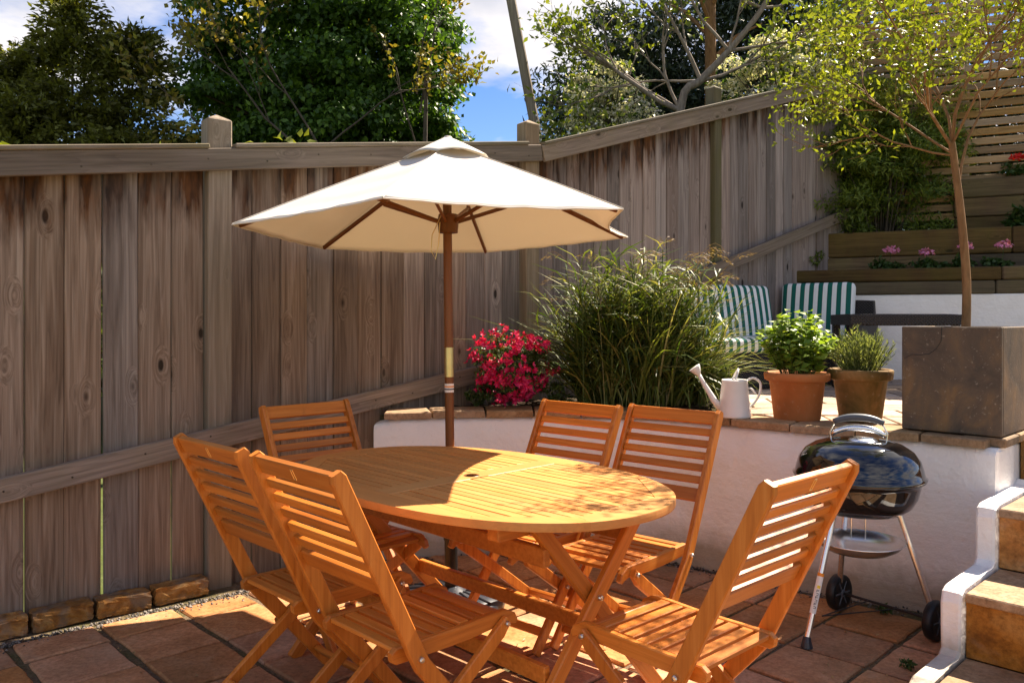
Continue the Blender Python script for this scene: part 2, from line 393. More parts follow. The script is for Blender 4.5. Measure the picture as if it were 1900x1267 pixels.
def pot_mat(name, a, b, moss):
    m = NT(name); v = m.coord(); n = m.noise(v, 7, 5, .6, .5); n2 = m.noise(v, 40, 4, .6)
    c = m.mix(n, a, b); c = m.mix(m.ramp(m.noise(v, 5, 5, .65, .8), [(.36, 0.0), (.60, moss)]), c, (.10, .075, .018))
    c = m.mix(m.ramp(n2, [(.60, 0.0), (.75, .3)]), c, (.6, .48, .36)); m.bump(n2, .2, .003); return m.done(c, .78, .25)
POT1 = pot_mat('terracotta_pot_clay', (.42, .125, .035), (.52, .20, .075), .20)
POT2 = pot_mat('mossy_pot_clay', (.22, .11, .035), (.34, .19, .075), .95)
def slate():
    m = NT('rusty_slate'); v = m.coord(); n = m.noise(v, 4.5, 7, .62, .8); n2 = m.noise(v, 60, 5, .7); n3 = m.noise(m.map(v, (6, 6, 2.2)), 1.0, 5, .6, .6)
    c = m.ramp(n, [(.30, (.060, .050, .042)), (.50, (.115, .084, .058)), (.70, (.20, .125, .062))])
    c = m.mix(m.ramp(n3, [(.54, 0.0), (.72, .65)]), c, (.27, .15, .06)); c = m.mix(m.ramp(n2, [(.60, 0.0), (.72, .5)]), c, (.42, .36, .28))
    m.bump(m.math('ADD', n, m.math('MULTIPLY', n2, .3)), .4, .01); return m.done(c, .72, .3)
SLATE = slate()
def wicker():
    m = NT('dark_rattan_weave'); v = m.coord(); w = m.n('TexWave', {'Vector': m.map(v, (1, 1, 1)), 'Scale': 26.0, 'Distortion': .6}, bands_direction='DIAGONAL').outputs['Fac']
    w2 = m.n('TexWave', {'Vector': m.map(v, (-1, 1, 1)), 'Scale': 26.0, 'Distortion': .6}, bands_direction='DIAGONAL').outputs['Fac']
    k = m.math('MULTIPLY', w, w2); m.bump(k, .9, .012); return m.done(m.ramp(k, [(.1, (.010, .008, .007)), (.6, (.055, .042, .036))]), .45, .45)
WICK = wicker()
def stripes():
    m = NT('green_striped_fabric'); x = m.n('SeparateXYZ', {0: m.coord()}).outputs['X']
    f = m.math('FRACT', m.math('ADD', m.math('MULTIPLY', x, 13.2), .25)); s = m.ramp(f, [(.46, 0.0), (.49, 1.0), (.97, 1.0), (1.0, 0.0)])
    m.bump(m.noise(m.coord(), 9, 3), .3, .02); return m.done(m.mix(s, (.80, .80, .77), (.012, .125, .095)), .85, .15)
STRIPE = stripes()
def leafy(name, cols, tr=.35, rough=.45, spec=.35):
    m = NT(name); r = m.island()
    n = m.noise(m.world(), 1.6, 3, .5)
    f = m.math('ADD', m.math('MULTIPLY', r, .7), m.math('MULTIPLY', n, .3)); k = len(cols)
    c = m.ramp(f, [(.12+.76*i/(k-1), col) for i, col in enumerate(cols)])
    m.done(c, rough, spec)
    t = m.n('BsdfTranslucent', {'Color': m.mix(1.0, c, (1.0, 1.0, .35), 'MULTIPLY')}); mx = m.n('MixShader', {0: tr})
    m.L.new(m.b.outputs[0], mx.inputs[1]); m.L.new(t.outputs[0], mx.inputs[2]); m.L.new(mx.outputs[0], m.N['Material Output'].inputs[0])
    return m.m
L_IVY = leafy('ivy_leaf', [(.025, .060, .010), (.060, .135, .018), (.15, .27, .035)], .38)
L_CON = leafy('bronze_conifer_leaf', [(.075, .070, .016), (.125, .135, .024), (.22, .235, .045)], .40)
L_DCON = leafy('dark_conifer_leaf', [(.018, .030, .014), (.030, .048, .020), (.050, .075, .030)], .15)
L_MAP = leafy('young_maple_leaf', [(.20, .13, .030), (.24, .20, .035), (.27, .27, .050)], .45)
L_TREE = leafy('bright_small_leaf', [(.085, .12, .012), (.17, .21, .020), (.30, .33, .040)], .5)
L_FRU = leafy('fruit_tree_leaf', [(.085, .125, .020), (.15, .20, .030), (.27, .30, .040)], .45)
L_BUSH = leafy('bamboo_leaf', [(.06, .10, .016), (.13, .19, .026), (.25, .31, .048)], .48)
L_BUSHY = leafy('yellow_green_leaf', [(.12, .15, .02), (.20, .23, .03), (.28, .30, .05)], .45)
L_GRASS = leafy('ornamental_grass_blade', [(.035, .065, .014), (.080, .125, .022), (.17, .215, .045), (.34, .30, .13)], .40)
L_SEED = leafy('grass_seed_head', [(.30, .19, .085), (.42, .29, .14)], .35)
L_AZ = leafy('azalea_leaf', [(.035, .065, .015), (.070, .11, .025), (.12, .16, .04)], .3)
L_MINT = leafy('pale_mint_leaf', [(.13, .23, .03), (.23, .35, .05), (.36, .46, .10)], .45)
L_ROSE = leafy('grey_green_needle', [(.14, .18, .07), (.24, .28, .11), (.36, .39, .18)], .4)
L_GER = leafy('geranium_leaf', [(.035, .075, .015), (.06, .11, .025)], .3)
PET_AZ = leafy('crimson_petal', [(.55, .006, .075), (.72, .018, .13), (.84, .075, .24)], .35)
PET_PK = leafy('pink_petal', [(.72, .22, .42), (.82, .36, .54)], .35)
PET_W = leafy('white_petal', [(.70, .68, .64), (.82, .80, .78)], .35)
PET_R = leafy('red_petal', [(.60, .012, .012), (.70, .03, .02)], .3)
def bark(name, a, b):
    m = NT(name); v = m.world(); n = m.noise(m.map(v, (40, 40, 9)), 1.0, 5, .6, .4); m.bump(n, .6, .008); return m.done(m.ramp(n, [(.3, a), (.7, b)]), .85, .15)
BARK = bark('tan_bark', (.15, .080, .036), (.29, .165, .080)); BARKD = bark('dark_bark', (.045, .035, .026), (.11, .088, .065)); BARKG = bark('grey_bark', (.15, .12, .095), (.30, .25, .20))

# ------------------------------------------------------------------ the setting: ground, patio, terrace
FO = Vector((-2.177, 3.426, 0)); FD = Vector((.7614, .6483, 0)); FN = Vector((-.6483, .7614, 0))      # fence beside the patio: along, away from garden
CO = FO+FD*3.02; CD = Vector((.788, .6157, 0)); CN = Vector((-.6157, .788, 0))                           # fence climbing behind the terrace
TERR = .80
def ground_z(x, y):
    p = Vector((x, y, 0)); d = min((p-FO).dot(FN), (p-CO).dot(CN)) if x > CO.x-3 else (p-FO).dot(FN)
    d2 = (p-Vector((2.9, 8.2, 0))).dot(Vector((.415, .91, 0)))
    return -.07+.11*min(40, max(0, d-1.0, d2-.6))
def ground():
    g = [math.copysign((abs(i)/40)**2.6*600+abs(i)*.35, i) for i in range(-40, 41)]; vs = []; fs = []; n = len(g)
    for y in g:
        for x in g: vs.append((x, y+4, ground_z(x, y+4)))
    for j in range(n-1):
        for i in range(n-1): fs.append((j*n+i, j*n+i+1, (j+1)*n+i+1, (j+1)*n+i))
    tag(link('ground', mesh('ground', vs, fs, True), GRD), kind='structure')
ground()
def catmull(pts, k=5):
    P = [Vector((*p, 0)) if len(p) == 2 else Vector(p) for p in pts]; out = []
    for i in range(len(P)-1):
        a, b, c, d = P[max(i-1, 0)], P[i], P[i+1], P[min(i+2, len(P)-1)]
        for j in range(k):
            t = j/k; out.append(.5*((2*b)+(c-a)*t+(2*a-5*b+4*c-d)*t*t+(3*b-a-3*c+d)*t**3))
    out.append(P[-1]); return out
WBASE = [(-.765, 4.455), (-.60, 4.47), (-.36, 4.52), (-.16, 4.547), (.2, 4.56), (.55, 4.52), (.80, 4.44), (.96, 4.345), (1.10, 4.22), (1.293, 4.03), (1.57, 3.845), (1.847, 3.665), (2.055, 3.425)]
WC = catmull(WBASE, 5)
ST0 = Vector((2.273, 3.626, 0))                                   # where the top riser meets the terrace, left edge of the steps
def offs(path, d):
    out = []
    for i, p in enumerate(path):
        t = (path[min(i+1, len(path)-1)]-path[max(i-1, 0)]).normalized(); out.append(p+Vector((-t.y, t.x, 0))*d)
    return out
WI = offs(WC, .20)
def clip(poly, o, n):
    """keep the side of a polygon where (p - o).n < 0"""
    out = []
    for i in range(len(poly)):
        a, b = poly[i], poly[(i+1) % len(poly)]; da, db = (a-o).dot(n), (b-o).dot(n)
        if da <= 0: out.append(a)
        if (da < 0) != (db < 0) and abs(da-db) > 1e-9: out.append(a+(b-a)*(da/(da-db)))
    return out
def area(p): return abs(sum(p[i].x*p[(i+1) % len(p)].y-p[(i+1) % len(p)].x*p[i].y for i in range(len(p))))/2
patio = tag(link('patio', mesh('patio', *prism([(-5.2, .8), (3.2, -.6), (4.4, 1.6), (2.35, 3.6), (1.2, 4.35), (.3, 4.75), (-.62, 4.75)], -.06, -.013)), DIRT), kind='structure')
P0 = .3255
def pave():
    k0, j0 = .613*EYE, -2.68*EYE
    wallN = Vector((.67, .80, 0)).normalized()
    for a in range(-9, 12):
        for b in range(-9, 16):
            k = k0+a*P0*1.005; j = j0+b*P0
            c = KD*(k+P0/2)+JD*(j+P0/2)
            if c.y < 1.0 or abs(c.x) > 3.6: continue
            gk, gj = R.uniform(.008, .016), R.uniform(.005, .010); poly = []
            for sk, sj in ((-1, -1), (-1, 1), (1, 1), (1, -1)):
                poly.append(c+KD*sk*(P0/2-gk+R.uniform(-.004, .003))+JD*sj*(P0/2-gj+R.uniform(-.003, .002)))
            poly = clip(poly, FO-FN*.215, FN); poly = clip(poly, Vector((0, 4.505, 0)), Vector((0, 1, 0)))
            if poly: poly = clip(poly, Vector((1.293, 3.985, 0)), wallN)
            if poly: poly = clip(poly, Vector((1.0, 4.25, 0)), Vector((.42, .9, 0)).normalized())
            if poly and (c-ST0).dot(KD) > -1.45 and (c-ST0).dot(JD) > -.5: poly = clip(poly, ST0+JD*-.03, JD)
            if poly and (c-ST0).dot(JD) > .2 and (c-ST0).dot(KD) > -1.6: poly = clip(poly, ST0+KD*-1.31, KD)
            if len(poly) < 3 or area(poly) < .006: continue
            q = [p-c for p in poly]
            if sum(q[i].x*q[(i+1) % len(q)].y-q[(i+1) % len(q)].x*q[i].y for i in range(len(q))) < 0: q.reverse()
            q2 = []
            for i_ in range(len(q)):
                e0, e1 = q[i_], q[(i_+1) % len(q)]; m_ = max(1, int((e1-e0).length/.06))
                for w_ in range(m_): q2.append(e0.lerp(e1, w_/m_)+Vector((R.uniform(-.0028, .0028), R.uniform(-.0028, .0028), 0))*(1.7 if w_ == 0 else 1))
            vs, fs = prism([(p.x, p.y) for p in q2], -.04, 0, .006)
            o = link('tile', mesh('tile', vs, fs), TILE, patio, (c.x, c.y, R.uniform(-.004, .002)), (R.uniform(-.006, .006), R.uniform(-.006, .006), 0))
pave()
def gravel():
    vs, ts, b = [], [], 0; n = 2600
    base = np.array([[1, 0, 0], [-1, 0, 0], [0, 1, 0], [0, -1, 0], [0, 0, 1], [0, 0, -1]], float); tri = np.array([[0, 2, 4], [2, 1, 4], [1, 3, 4], [3, 0, 4], [2, 0, 5], [1, 2, 5], [3, 1, 5], [0, 3, 5]])
    V, T = [], []
    for i in range(n):
        if i < 1700: t = NR.uniform(-1.0, 1.75); p = FO+FD*t-FN*(.165+abs(NR.normal(0, .05)))
        else:
            q = WC[NR.randint(0, len(WC)-6)]; p = q+Vector((NR.normal(0, .06), -.02-abs(NR.normal(0, .035)), 0))
        r = NR.uniform(.004, .010); rot = np.linalg.qr(NR.normal(size=(3, 3)))[0]
        V.append((base*np.array([r, r*NR.uniform(.6, 1), r*NR.uniform(.5, .9)]))@rot+np.array([p.x, p.y, -.004])); T.append(tri+6*i)
    tag(link('gravel', np_mesh('gravel', np.concatenate(V), np.concatenate(T)), GRAV), 'dark gravel and grit along the fence foot and wall foot', 'gravel', kind='stuff')
gravel()
# terrace body, tiles and planting bed
BK0 = Vector((2.5, 7.35, 0)); BKD = Vector((.91, -.4147, 0)); BKN = Vector((.4147, .91, 0))
tp = [p for p in WI[:-3]]+[ST0+KD*.10+JD*-.07, ST0+JD*1.3+KD*.10, ST0+JD*1.3+KD*1.6, BK0+BKD*2.7-BKN*.0, BK0+BKD*-.05, CO+CD*.6-CN*.10, CO-CN*.1, FO+FD*1.86-FN*.09]
terrace = tag(link('terrace', mesh('terrace', *prism([(p.x, p.y) for p in tp], -.06, TERR-.03)), DIRT), kind='structure')
def in_poly(p, poly):
    r = False
    for i in range(len(poly)):
        a, b = poly[i], poly[i-1]
        if (a.y > p.y) != (b.y > p.y) and p.x < (b.x-a.x)*(p.y-a.y)/(b.y-a.y)+a.x: r = not r
    return r
def terrace_tiles():
    a = math.radians(-9); ex, ey = Vector((math.cos(a), math.sin(a), 0)), Vector((-math.sin(a), math.cos(a), 0)); w = .31
    region = [p for p in WI if p.x > 1.12]+[ST0+KD*.03, ST0+JD*1.2+KD*.03, ST0+JD*1.25+KD*1.5, BK0+BKD*2.6, BK0+BKD*.1, Vector((1.62, 6.3, 0)), Vector((1.32, 5.2, 0))]
    for i in range(0, 16):
        for j in range(0, 16):
            c = Vector((.9, 3.4, 0))+ex*(i*w+(.5*w if j % 2 else 0))+ey*j*w
            poly = [c+ex*s*(w/2-R.uniform(.004, .010))+ey*t*(w/2-R.uniform(.004, .010)) for s, t in ((-1, -1), (1, -1), (1, 1), (-1, 1))]
            if not (all(in_poly(p, region) for p in poly)):
                if not in_poly(c, region): continue
                # shrink towards the centre until it fits
                for k in range(8):
                    poly = [p if in_poly(p, region) else p+(c-p)*.16 for p in poly]
                if not all(in_poly(p, region) for p in poly): continue
            vs, fs = prism([(p.x-c.x, p.y-c.y) for p in poly], -.03, 0, .004)
            link('tile', mesh('tile', vs, fs), TTILE, terrace, (c.x, c.y, TERR+R.uniform(-.004, .002)))
terrace_tiles()
def soil_sheet(name, poly, z, amp, n=46):
    xs = [p.x for p in poly]; ys = [p.y for p in poly]; vs, fs, ids = [], [], {}
    x0, x1, y0, y1 = min(xs), max(xs), min(ys), max(ys)
    for j in range(n+1):
        for i in range(n+1):
            p = Vector((x0+(x1-x0)*i/n, y0+(y1-y0)*j/n, 0))
            if in_poly(p, poly): ids[(i, j)] = len(vs); vs.append((p.x, p.y, z+R.uniform(-amp, amp)))
    for j in range(n):
        for i in range(n):
            q = [ids.get(k) for k in ((i, j), (i+1, j), (i+1, j+1), (i, j+1))]
            if None not in q: fs.append(tuple(q))
    return tag(link(name, mesh(name, vs, fs), SOIL), kind='structure')
bed = [p for p in WI if p.x < 1.16]+[Vector((1.34, 5.2, 0)), Vector((1.64, 6.3, 0)), CO+CD*1.5-CN*.08, CO-CN*.08, FO+FD*1.9-FN*.09]
soil_sheet('planting_bed', bed, TERR-.005, .014)

# ------------------------------------------------------------------ white curved garden wall with clay coping
wall = empty('garden_wall', (0, 4.5, 0)); tag(wall, 'white painted curved retaining wall with clay coping along the patio', 'wall')
def wall_mesh():
    prof = [(.0, -.05), (.004, .06), (-.004, .30), (.003, .55), (.0, .735), (.012, .757), (.03, .765), (.20, .765), (.20, -.05)]
    n = len(prof); vs, fs = [], []
    m = len(WC)
    for i, p in enumerate(WC):
        q = WI[i]; d = (q-p).normalized()
        for k, (o, z) in enumerate(prof):
            wob = .006*math.sin(i*1.3+z*5)+.004*math.sin(i*2.9+z*11)
            drop = -.035*max(0, 1-i/4) if z > .5 else 0
            vs.append(p+d*(o+(wob if o < .05 else 0))+Vector((0, -4.5, z+drop)))
    for i in range(m-1):
        for k in range(n): k2 = (k+1) % n; fs.append((i*n+k, (i+1)*n+k, (i+1)*n+k2, i*n+k2))
    fs.append(tuple(range(n))); fs.append(tuple(reversed(range((m-1)*n, m*n))))
    me = mesh('wall_face', vs, fs); bm = bmesh.new(); bm.from_mesh(me); bmesh.ops.recalc_face_normals(bm, faces=bm.faces); bm.to_mesh(me); bm.free()
    me.polygons.foreach_set('use_smooth', [True]*len(me.polygons)); me.set_sharp_from_angle(angle=math.radians(50)); return me
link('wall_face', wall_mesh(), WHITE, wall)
# return face that closes the terrace beside the steps
ret = cbox(.10, (ST0-Vector((2.055, 3.425, 0))).length+.10, .825, .012)
link('return_face', mesh('return_face', *ret), WHITE, wall, mw=Matrix.Translation((0, -4.5, 0)) @ frame((Vector((2.055, 3.425, 0))+ST0)/2+JD*-.045+KD*.06+Vector((0, 0, .352)), JD, KD))
def coping():
    P = catmull(WBASE[:-1]+[(2.03, 3.455)], 24); L = [0]
    for i in range(1, len(P)): L.append(L[-1]+(P[i]-P[i-1]).length)
    def at(s):
        i = max(0, min(len(L)-2, next((k for k in range(len(L)-1) if L[k+1] >= s), len(L)-2))); t = (s-L[i])/max(1e-6, L[i+1]-L[i])
        p = P[i]+(P[i+1]-P[i])*t; d = (P[i+1]-P[i]).normalized(); return p, Vector((-d.y, d.x, 0))
    s = .06
    while s < L[-1]-.05:
        ln = R.uniform(.265, .31); e = min(s+ln-.010, L[-1]); fr = R.uniform(-.028, -.018); bk = R.uniform(.205, .22)
        pts = []
        for t in (0, .33, .66, 1): p, n = at(s+(e-s)*t); pts.append(p+n*(fr+R.uniform(-.003, .003)))
        for t in (1, .66, .33, 0): p, n = at(s+(e-s)*t); pts.append(p+n*bk)
        c = sum(pts, Vector())/8
        vs, fs = prism([(p.x-c.x, p.y-c.y) for p in pts], 0, .040+R.uniform(-.003, .003), .006)
        link('coping_tile', mesh('coping_tile', vs, fs), COPE, wall, (c.x, c.y-4.5, .767), (R.uniform(-.012, .012), R.uniform(-.012, .012), 0))
        s += ln
coping()
# side coping along the return beside the steps
for i in range(2):
    link('coping_tile', mesh('coping_tile', *cbox(.17, .20, .04, .006)), COPE, wall, mw=Matrix.Translation((0, -4.5, 0)) @ frame(Vector((2.09, 3.47, .787))+KD*(.10+.215*i)+JD*-.05, JD, KD))

# ------------------------------------------------------------------ steps
steps = empty('garden_steps', ST0); tag(steps, 'clay garden steps with a white painted edge on the right', 'steps')
def on_steps(name, part, mat, k, j, z): return link(name, mesh(name, *part), mat, steps, mw=frame(KD*k+JD*j+Vector((0, 0, z)), JD, KD))
ZS = (.10, .337, .573, .81); KS = (-1.30, -.975, -.57, 0.0); SW = 1.15; SG = .068
for i in range(4):
    z1 = ZS[i]; z0 = ZS[i-1] if i else -.05; k0 = KS[i]; k1 = KS[i+1] if i < 3 else .30
    j0 = SG if i < 3 else .004
    on_steps('riser', cbox(SW-j0, .05, z1-z0-.030, .004), RISE, k0+.045, j0+(SW-j0)/2+.004, (z0+z1-.030)/2-.002)
    n = 4; w = (SW-SG)/n
    for q in range(n if i < 3 else 4):
        d = k1-k0+.012
        on_steps('tread_tile', cbox(w-.007, d-.004, .034, .005), TTILE if i == 3 else COPE, k0+d/2+R.uniform(-.004, .003), SG+w*(q+.5)+.004, z1-.016+R.uniform(-.002, .002))
    on_steps('core', cbox(SW-SG-.02, k1-k0+(.3 if i < 3 else 0), z1-.045, .004), DIRT, (k0+k1)/2+.08+(.15 if i < 3 else 0), SG+(SW-SG)/2+.006, (z1-.045)/2-.03)
def stringer():
    pts = [(KS[0]-.02, -.05)]
    for i in range(4):
        k0 = KS[i]-.022; z1 = ZS[i]+.012
        if i == 3: break
        pts += [(k0, z1-.05), (k0+.012, z1-.015), (k0+.05, z1)]
        pts += [(KS[i+1]-.05, z1+.002), (KS[i+1]-.022, z1+.02)]
    pts += [(KS[3]+.02, ZS[2]+.02), (KS[3]+.02, -.05)]
    # tidy: closed polygon in (k, z), thickness along j
    n = len(pts); vs = []; fs = []
    for s, sh in ((-.0, .006), (.008, 0), (SG-.008, 0), (SG, .006)):
        for (k, z) in pts: vs.append(Vector((s, k+R.uniform(-.003, .003)+sh*(1 if k < -.5 else 0), z-sh+R.uniform(-.002, .002))))
    for l in range(3):
        for i in range(n): j = (i+1) % n; fs.append((l*n+i, l*n+j, (l+1)*n+j, (l+1)*n+i))
    fs += [tuple(reversed(range(n))), tuple(range(3*n, 4*n))]
    me = mesh('white_edge', vs, fs); bm = bmesh.new(); bm.from_mesh(me); bmesh.ops.recalc_face_normals(bm, faces=bm.faces); bm.to_mesh(me); bm.free()
    link('white_edge', me, WHITE, steps, mw=frame((0, 0, 0), JD, KD))
stringer()

# ------------------------------------------------------------------ fences
def t_of(u, o, d): r = (u-950)/F; return (r*o.y-o.x)/(d.x-r*d.y)
def build_fence(root, edges, posts, rails, zcap, zlow, zbase, t0, t1, slope, bmat, pmat, gap):
    """local frame: x along the fence, y away from the garden, z up"""
    ang = -math.atan(slope)
    for a, b in edges:
        if any(p0-.005 < (a+b)/2 < p1+.005 for p0, p1, _ in posts): continue
        w = b-a-R.uniform(*gap); c = (a+b)/2; zt = zcap(c)-.045; zb = zbase(c)
        vs, fs = cbox(w, .022, zt-zb, .0045); vs = [v+Vector((0, 0, -(zt-zb)/2)) for v in vs]
        for v in vs: v.z += slope*v.x if v.z > -.5 else 0
        o = link('fence_board', mesh('fence_board', vs, fs), bmat, root, (c, .012+R.uniform(-.002, .004), zt), (R.uniform(-.003, .003), R.uniform(-.0025, .0025), R.uniform(-.012, .012)))
    for p0, p1, mt in posts:
        w = p1-p0; c = (p0+p1)/2; zt = zcap(c)+.13; hh = zt-(zbase(c)-.25)
        vs, fs = cbox(w, .10, hh, .006); vs = [v+Vector((0, 0, -hh/2)) for v in vs]
        b = len(vs); top = [Vector((sx*(w/2-.004), sy*.046, -.001)) for sx, sy in ((-1, -1), (1, -1), (1, 1), (-1, 1))]
        vs += top+[Vector((0, 0, .028))]; fs = fs+[(b, b+1, b+4), (b+1, b+2, b+4), (b+2, b+3, b+4), (b+3, b, b+4)]
        link('post', mesh('post', vs, fs), mt, root, (c, .006, zt))
    sl = math.sqrt(1+slope*slope)
    for name, a, b, zf, h, y0, y1, mt in rails:
        c = (a+b)/2; vs, fs = cbox((b-a)*sl, y1-y0, h, .004)
        link(name, mesh(name, vs, fs), mt, root, (c, (y0+y1)/2, zf(c)), (0, ang, 0))
fence1 = link('patio_fence', None, mw=frame(FO, FD, FN)); fence1.empty_display_size = .1
tag(fence1, 'weathered brown board fence beside the brick edging on the left', 'fence')
ed = [-1.5+i*.148 for i in range(2)]
edges = []
us = [-30, 45, 120, 190, 256, 318, 378]; tt = [t_of(u, FO, FD) for u in us]; edges += list(zip(tt[:-1], tt[1:]))
t = tt[0]
while t > -1.9: edges.append((t-.15, t)); t -= .15
us = [425, 467.5, 521, 570.5, 619, 664, 707, 748.6, 788, 827, 864.5, 900, 932.6, 966]; tt = [t_of(u, FO, FD) for u in us]; edges += list(zip(tt[:-1], tt[1:]))
PA = (t_of(380, FO, FD), t_of(425, FO, FD))
SL1 = .148
build_fence(fence1, edges, [(PA[0], PA[1], FP), (2.945, 3.065, FP), (-1.25, -1.13, FP)],
    [('top_rail', -1.9, 3.06, lambda t: 2.046+SL1*t-.075, .108, -.075, -.047, FR),
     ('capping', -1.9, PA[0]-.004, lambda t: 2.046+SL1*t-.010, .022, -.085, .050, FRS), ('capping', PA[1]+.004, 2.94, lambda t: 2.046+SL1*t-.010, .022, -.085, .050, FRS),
     ('lower_rail', -1.9, 3.06, lambda t: .603+SL1*t, .105, -.078, -.047, FR)],
    lambda t: 2.046+SL1*t, None, lambda t: -.03, 0, 3, SL1, FB, FP, (.0018, .0042))
fence2 = link('terrace_fence', None, mw=frame(CO, CD, CN)); fence2.empty_display_size = .1
tag(fence2, 'grey board fence climbing behind the ornamental grass and sofa', 'fence')
SL2 = .306; edges = []; t = .07
while t < 4.5: w = R.uniform(.118, .142); edges.append((t, t+w)); t += w
PB = (t_of(1325, CO, CD)-.045, t_of(1325, CO, CD)+.045)
build_fence(fence2, edges, [(PB[0], PB[1], FPG), (3.98, 4.08, FPG)],
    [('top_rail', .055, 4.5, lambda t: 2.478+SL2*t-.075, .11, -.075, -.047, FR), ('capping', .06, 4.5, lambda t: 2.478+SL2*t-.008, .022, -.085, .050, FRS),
     ('lower_rail', .055, 4.4, lambda t: 1.08+.335*t, .10, -.078, -.047, FR)],
    lambda t: 2.478+SL2*t, None, lambda t: .70, 0, 4.5, SL2, FBR, FPG, (.003, .007))
edging = link('brick_edging', None, mw=frame(FO-FN*.075, FD, FN)); edging.empty_display_size = .1
tag(edging, 'row of worn clay bricks along the foot of the fence', 'edging')
us = [-170, -55, 58, 179, 286, 392]; tt = [t_of(u, FO-FN*.13, FD) for u in us]
for a, b in zip(tt[:-1], tt[1:]):
    vs, fs = rbox(b-a-.018, .10, .080, .005, 8)
    vs = [v+Vector((R.uniform(-.004, .004), R.uniform(-.005, .005), R.uniform(-.004, .004))) for v in vs]
    link('brick', mesh('brick', vs, fs), BRK, edging, ((a+b)/2, R.uniform(-.012, .01), .036+R.uniform(-.006, .004)), (R.uniform(-.03, .03), R.uniform(-.03, .03), R.uniform(-.05, .05)))

# ------------------------------------------------------------------ back of the terrace: white wall, sleeper tiers, slatted screen
def back(o, s, z, n=0.0): return o+BKD*s+BKN*n+Vector((0, 0, z))
bw = link('back_wall', mesh('back_wall', *cbox(3.4, .16, 1.0, .012)), WHITE, mw=frame(back(BK0, 1.35, 1.03, .085), BKD, BKN)); tag(bw, 'low white painted wall behind the rattan sofa', 'wall')
def sleepers(label, o, rows, z0, h, s0, s1, dep=.12):
    r = link('sleeper_wall', None, mw=frame(back(o, s0, z0), BKD, BKN)); r.empty_display_size = .1; tag(r, label, 'retaining wall')
    for k in range(rows):
        s = 0; ln = s1-s0; cut = R.uniform(1.2, 1.9) if ln > 2.2 else ln
        for a, b in ((0, cut), (cut, ln)):
            if b-a < .05: continue
            link('sleeper', mesh('sleeper', *cbox(b-a-.006, dep, h-.006, .010)), SLP, r, ((a+b)/2, dep/2+R.uniform(-.006, .006), h*(k+.5)), (0, R.uniform(-.002, .002), R.uniform(-.003, .003)))
sleepers('mossy timber sleepers on top of the low white wall', BK0, 2, 1.53, .115, -.10, 3.0, .15)
T2 = BK0+BKN*.45; sleepers('timber sleeper tier behind the pink geraniums', T2, 2, 1.66, .235, .02, 3.0)
T3 = BK0+BKN*.95; sleepers('highest sleeper tier under the slatted screen', T3, 3, 2.10, .18, 1.42, 3.2)
for a, b, z, o, nm in ((.14, .46, 1.735, -.12, 'lower_flower_bed'), (.56, 1.6, 2.10, 0, 'upper_flower_bed')):
    tag(link(nm, mesh(nm, *cbox(3.2, b-a, 1.2, .01)), SOIL, mw=frame(back(BK0, 1.5, z-.6, (a+b)/2), BKD, BKN)), kind='structure')
scr = link('slatted_screen', None, mw=frame(back(T3, .42, 2.2, .10), BKD, BKN)); scr.empty_display_size = .1; tag(scr, 'horizontal timber slat screen behind the small tree', 'screen')
for k in range(28):
    z = .10+k*.0875
    link('slat', mesh('slat', *cbox(3.3, .020, .063, .003)), TRL, scr, (1.65, R.uniform(-.002, .002), z), (R.uniform(-.05, .05), R.uniform(-.0015, .0015), 0))
for x in (.05, 1.1, 2.15, 3.2): link('post', mesh('post', *cbox(.07, .07, 2.75, .005)), FP, scr, (x, .052, 1.2))

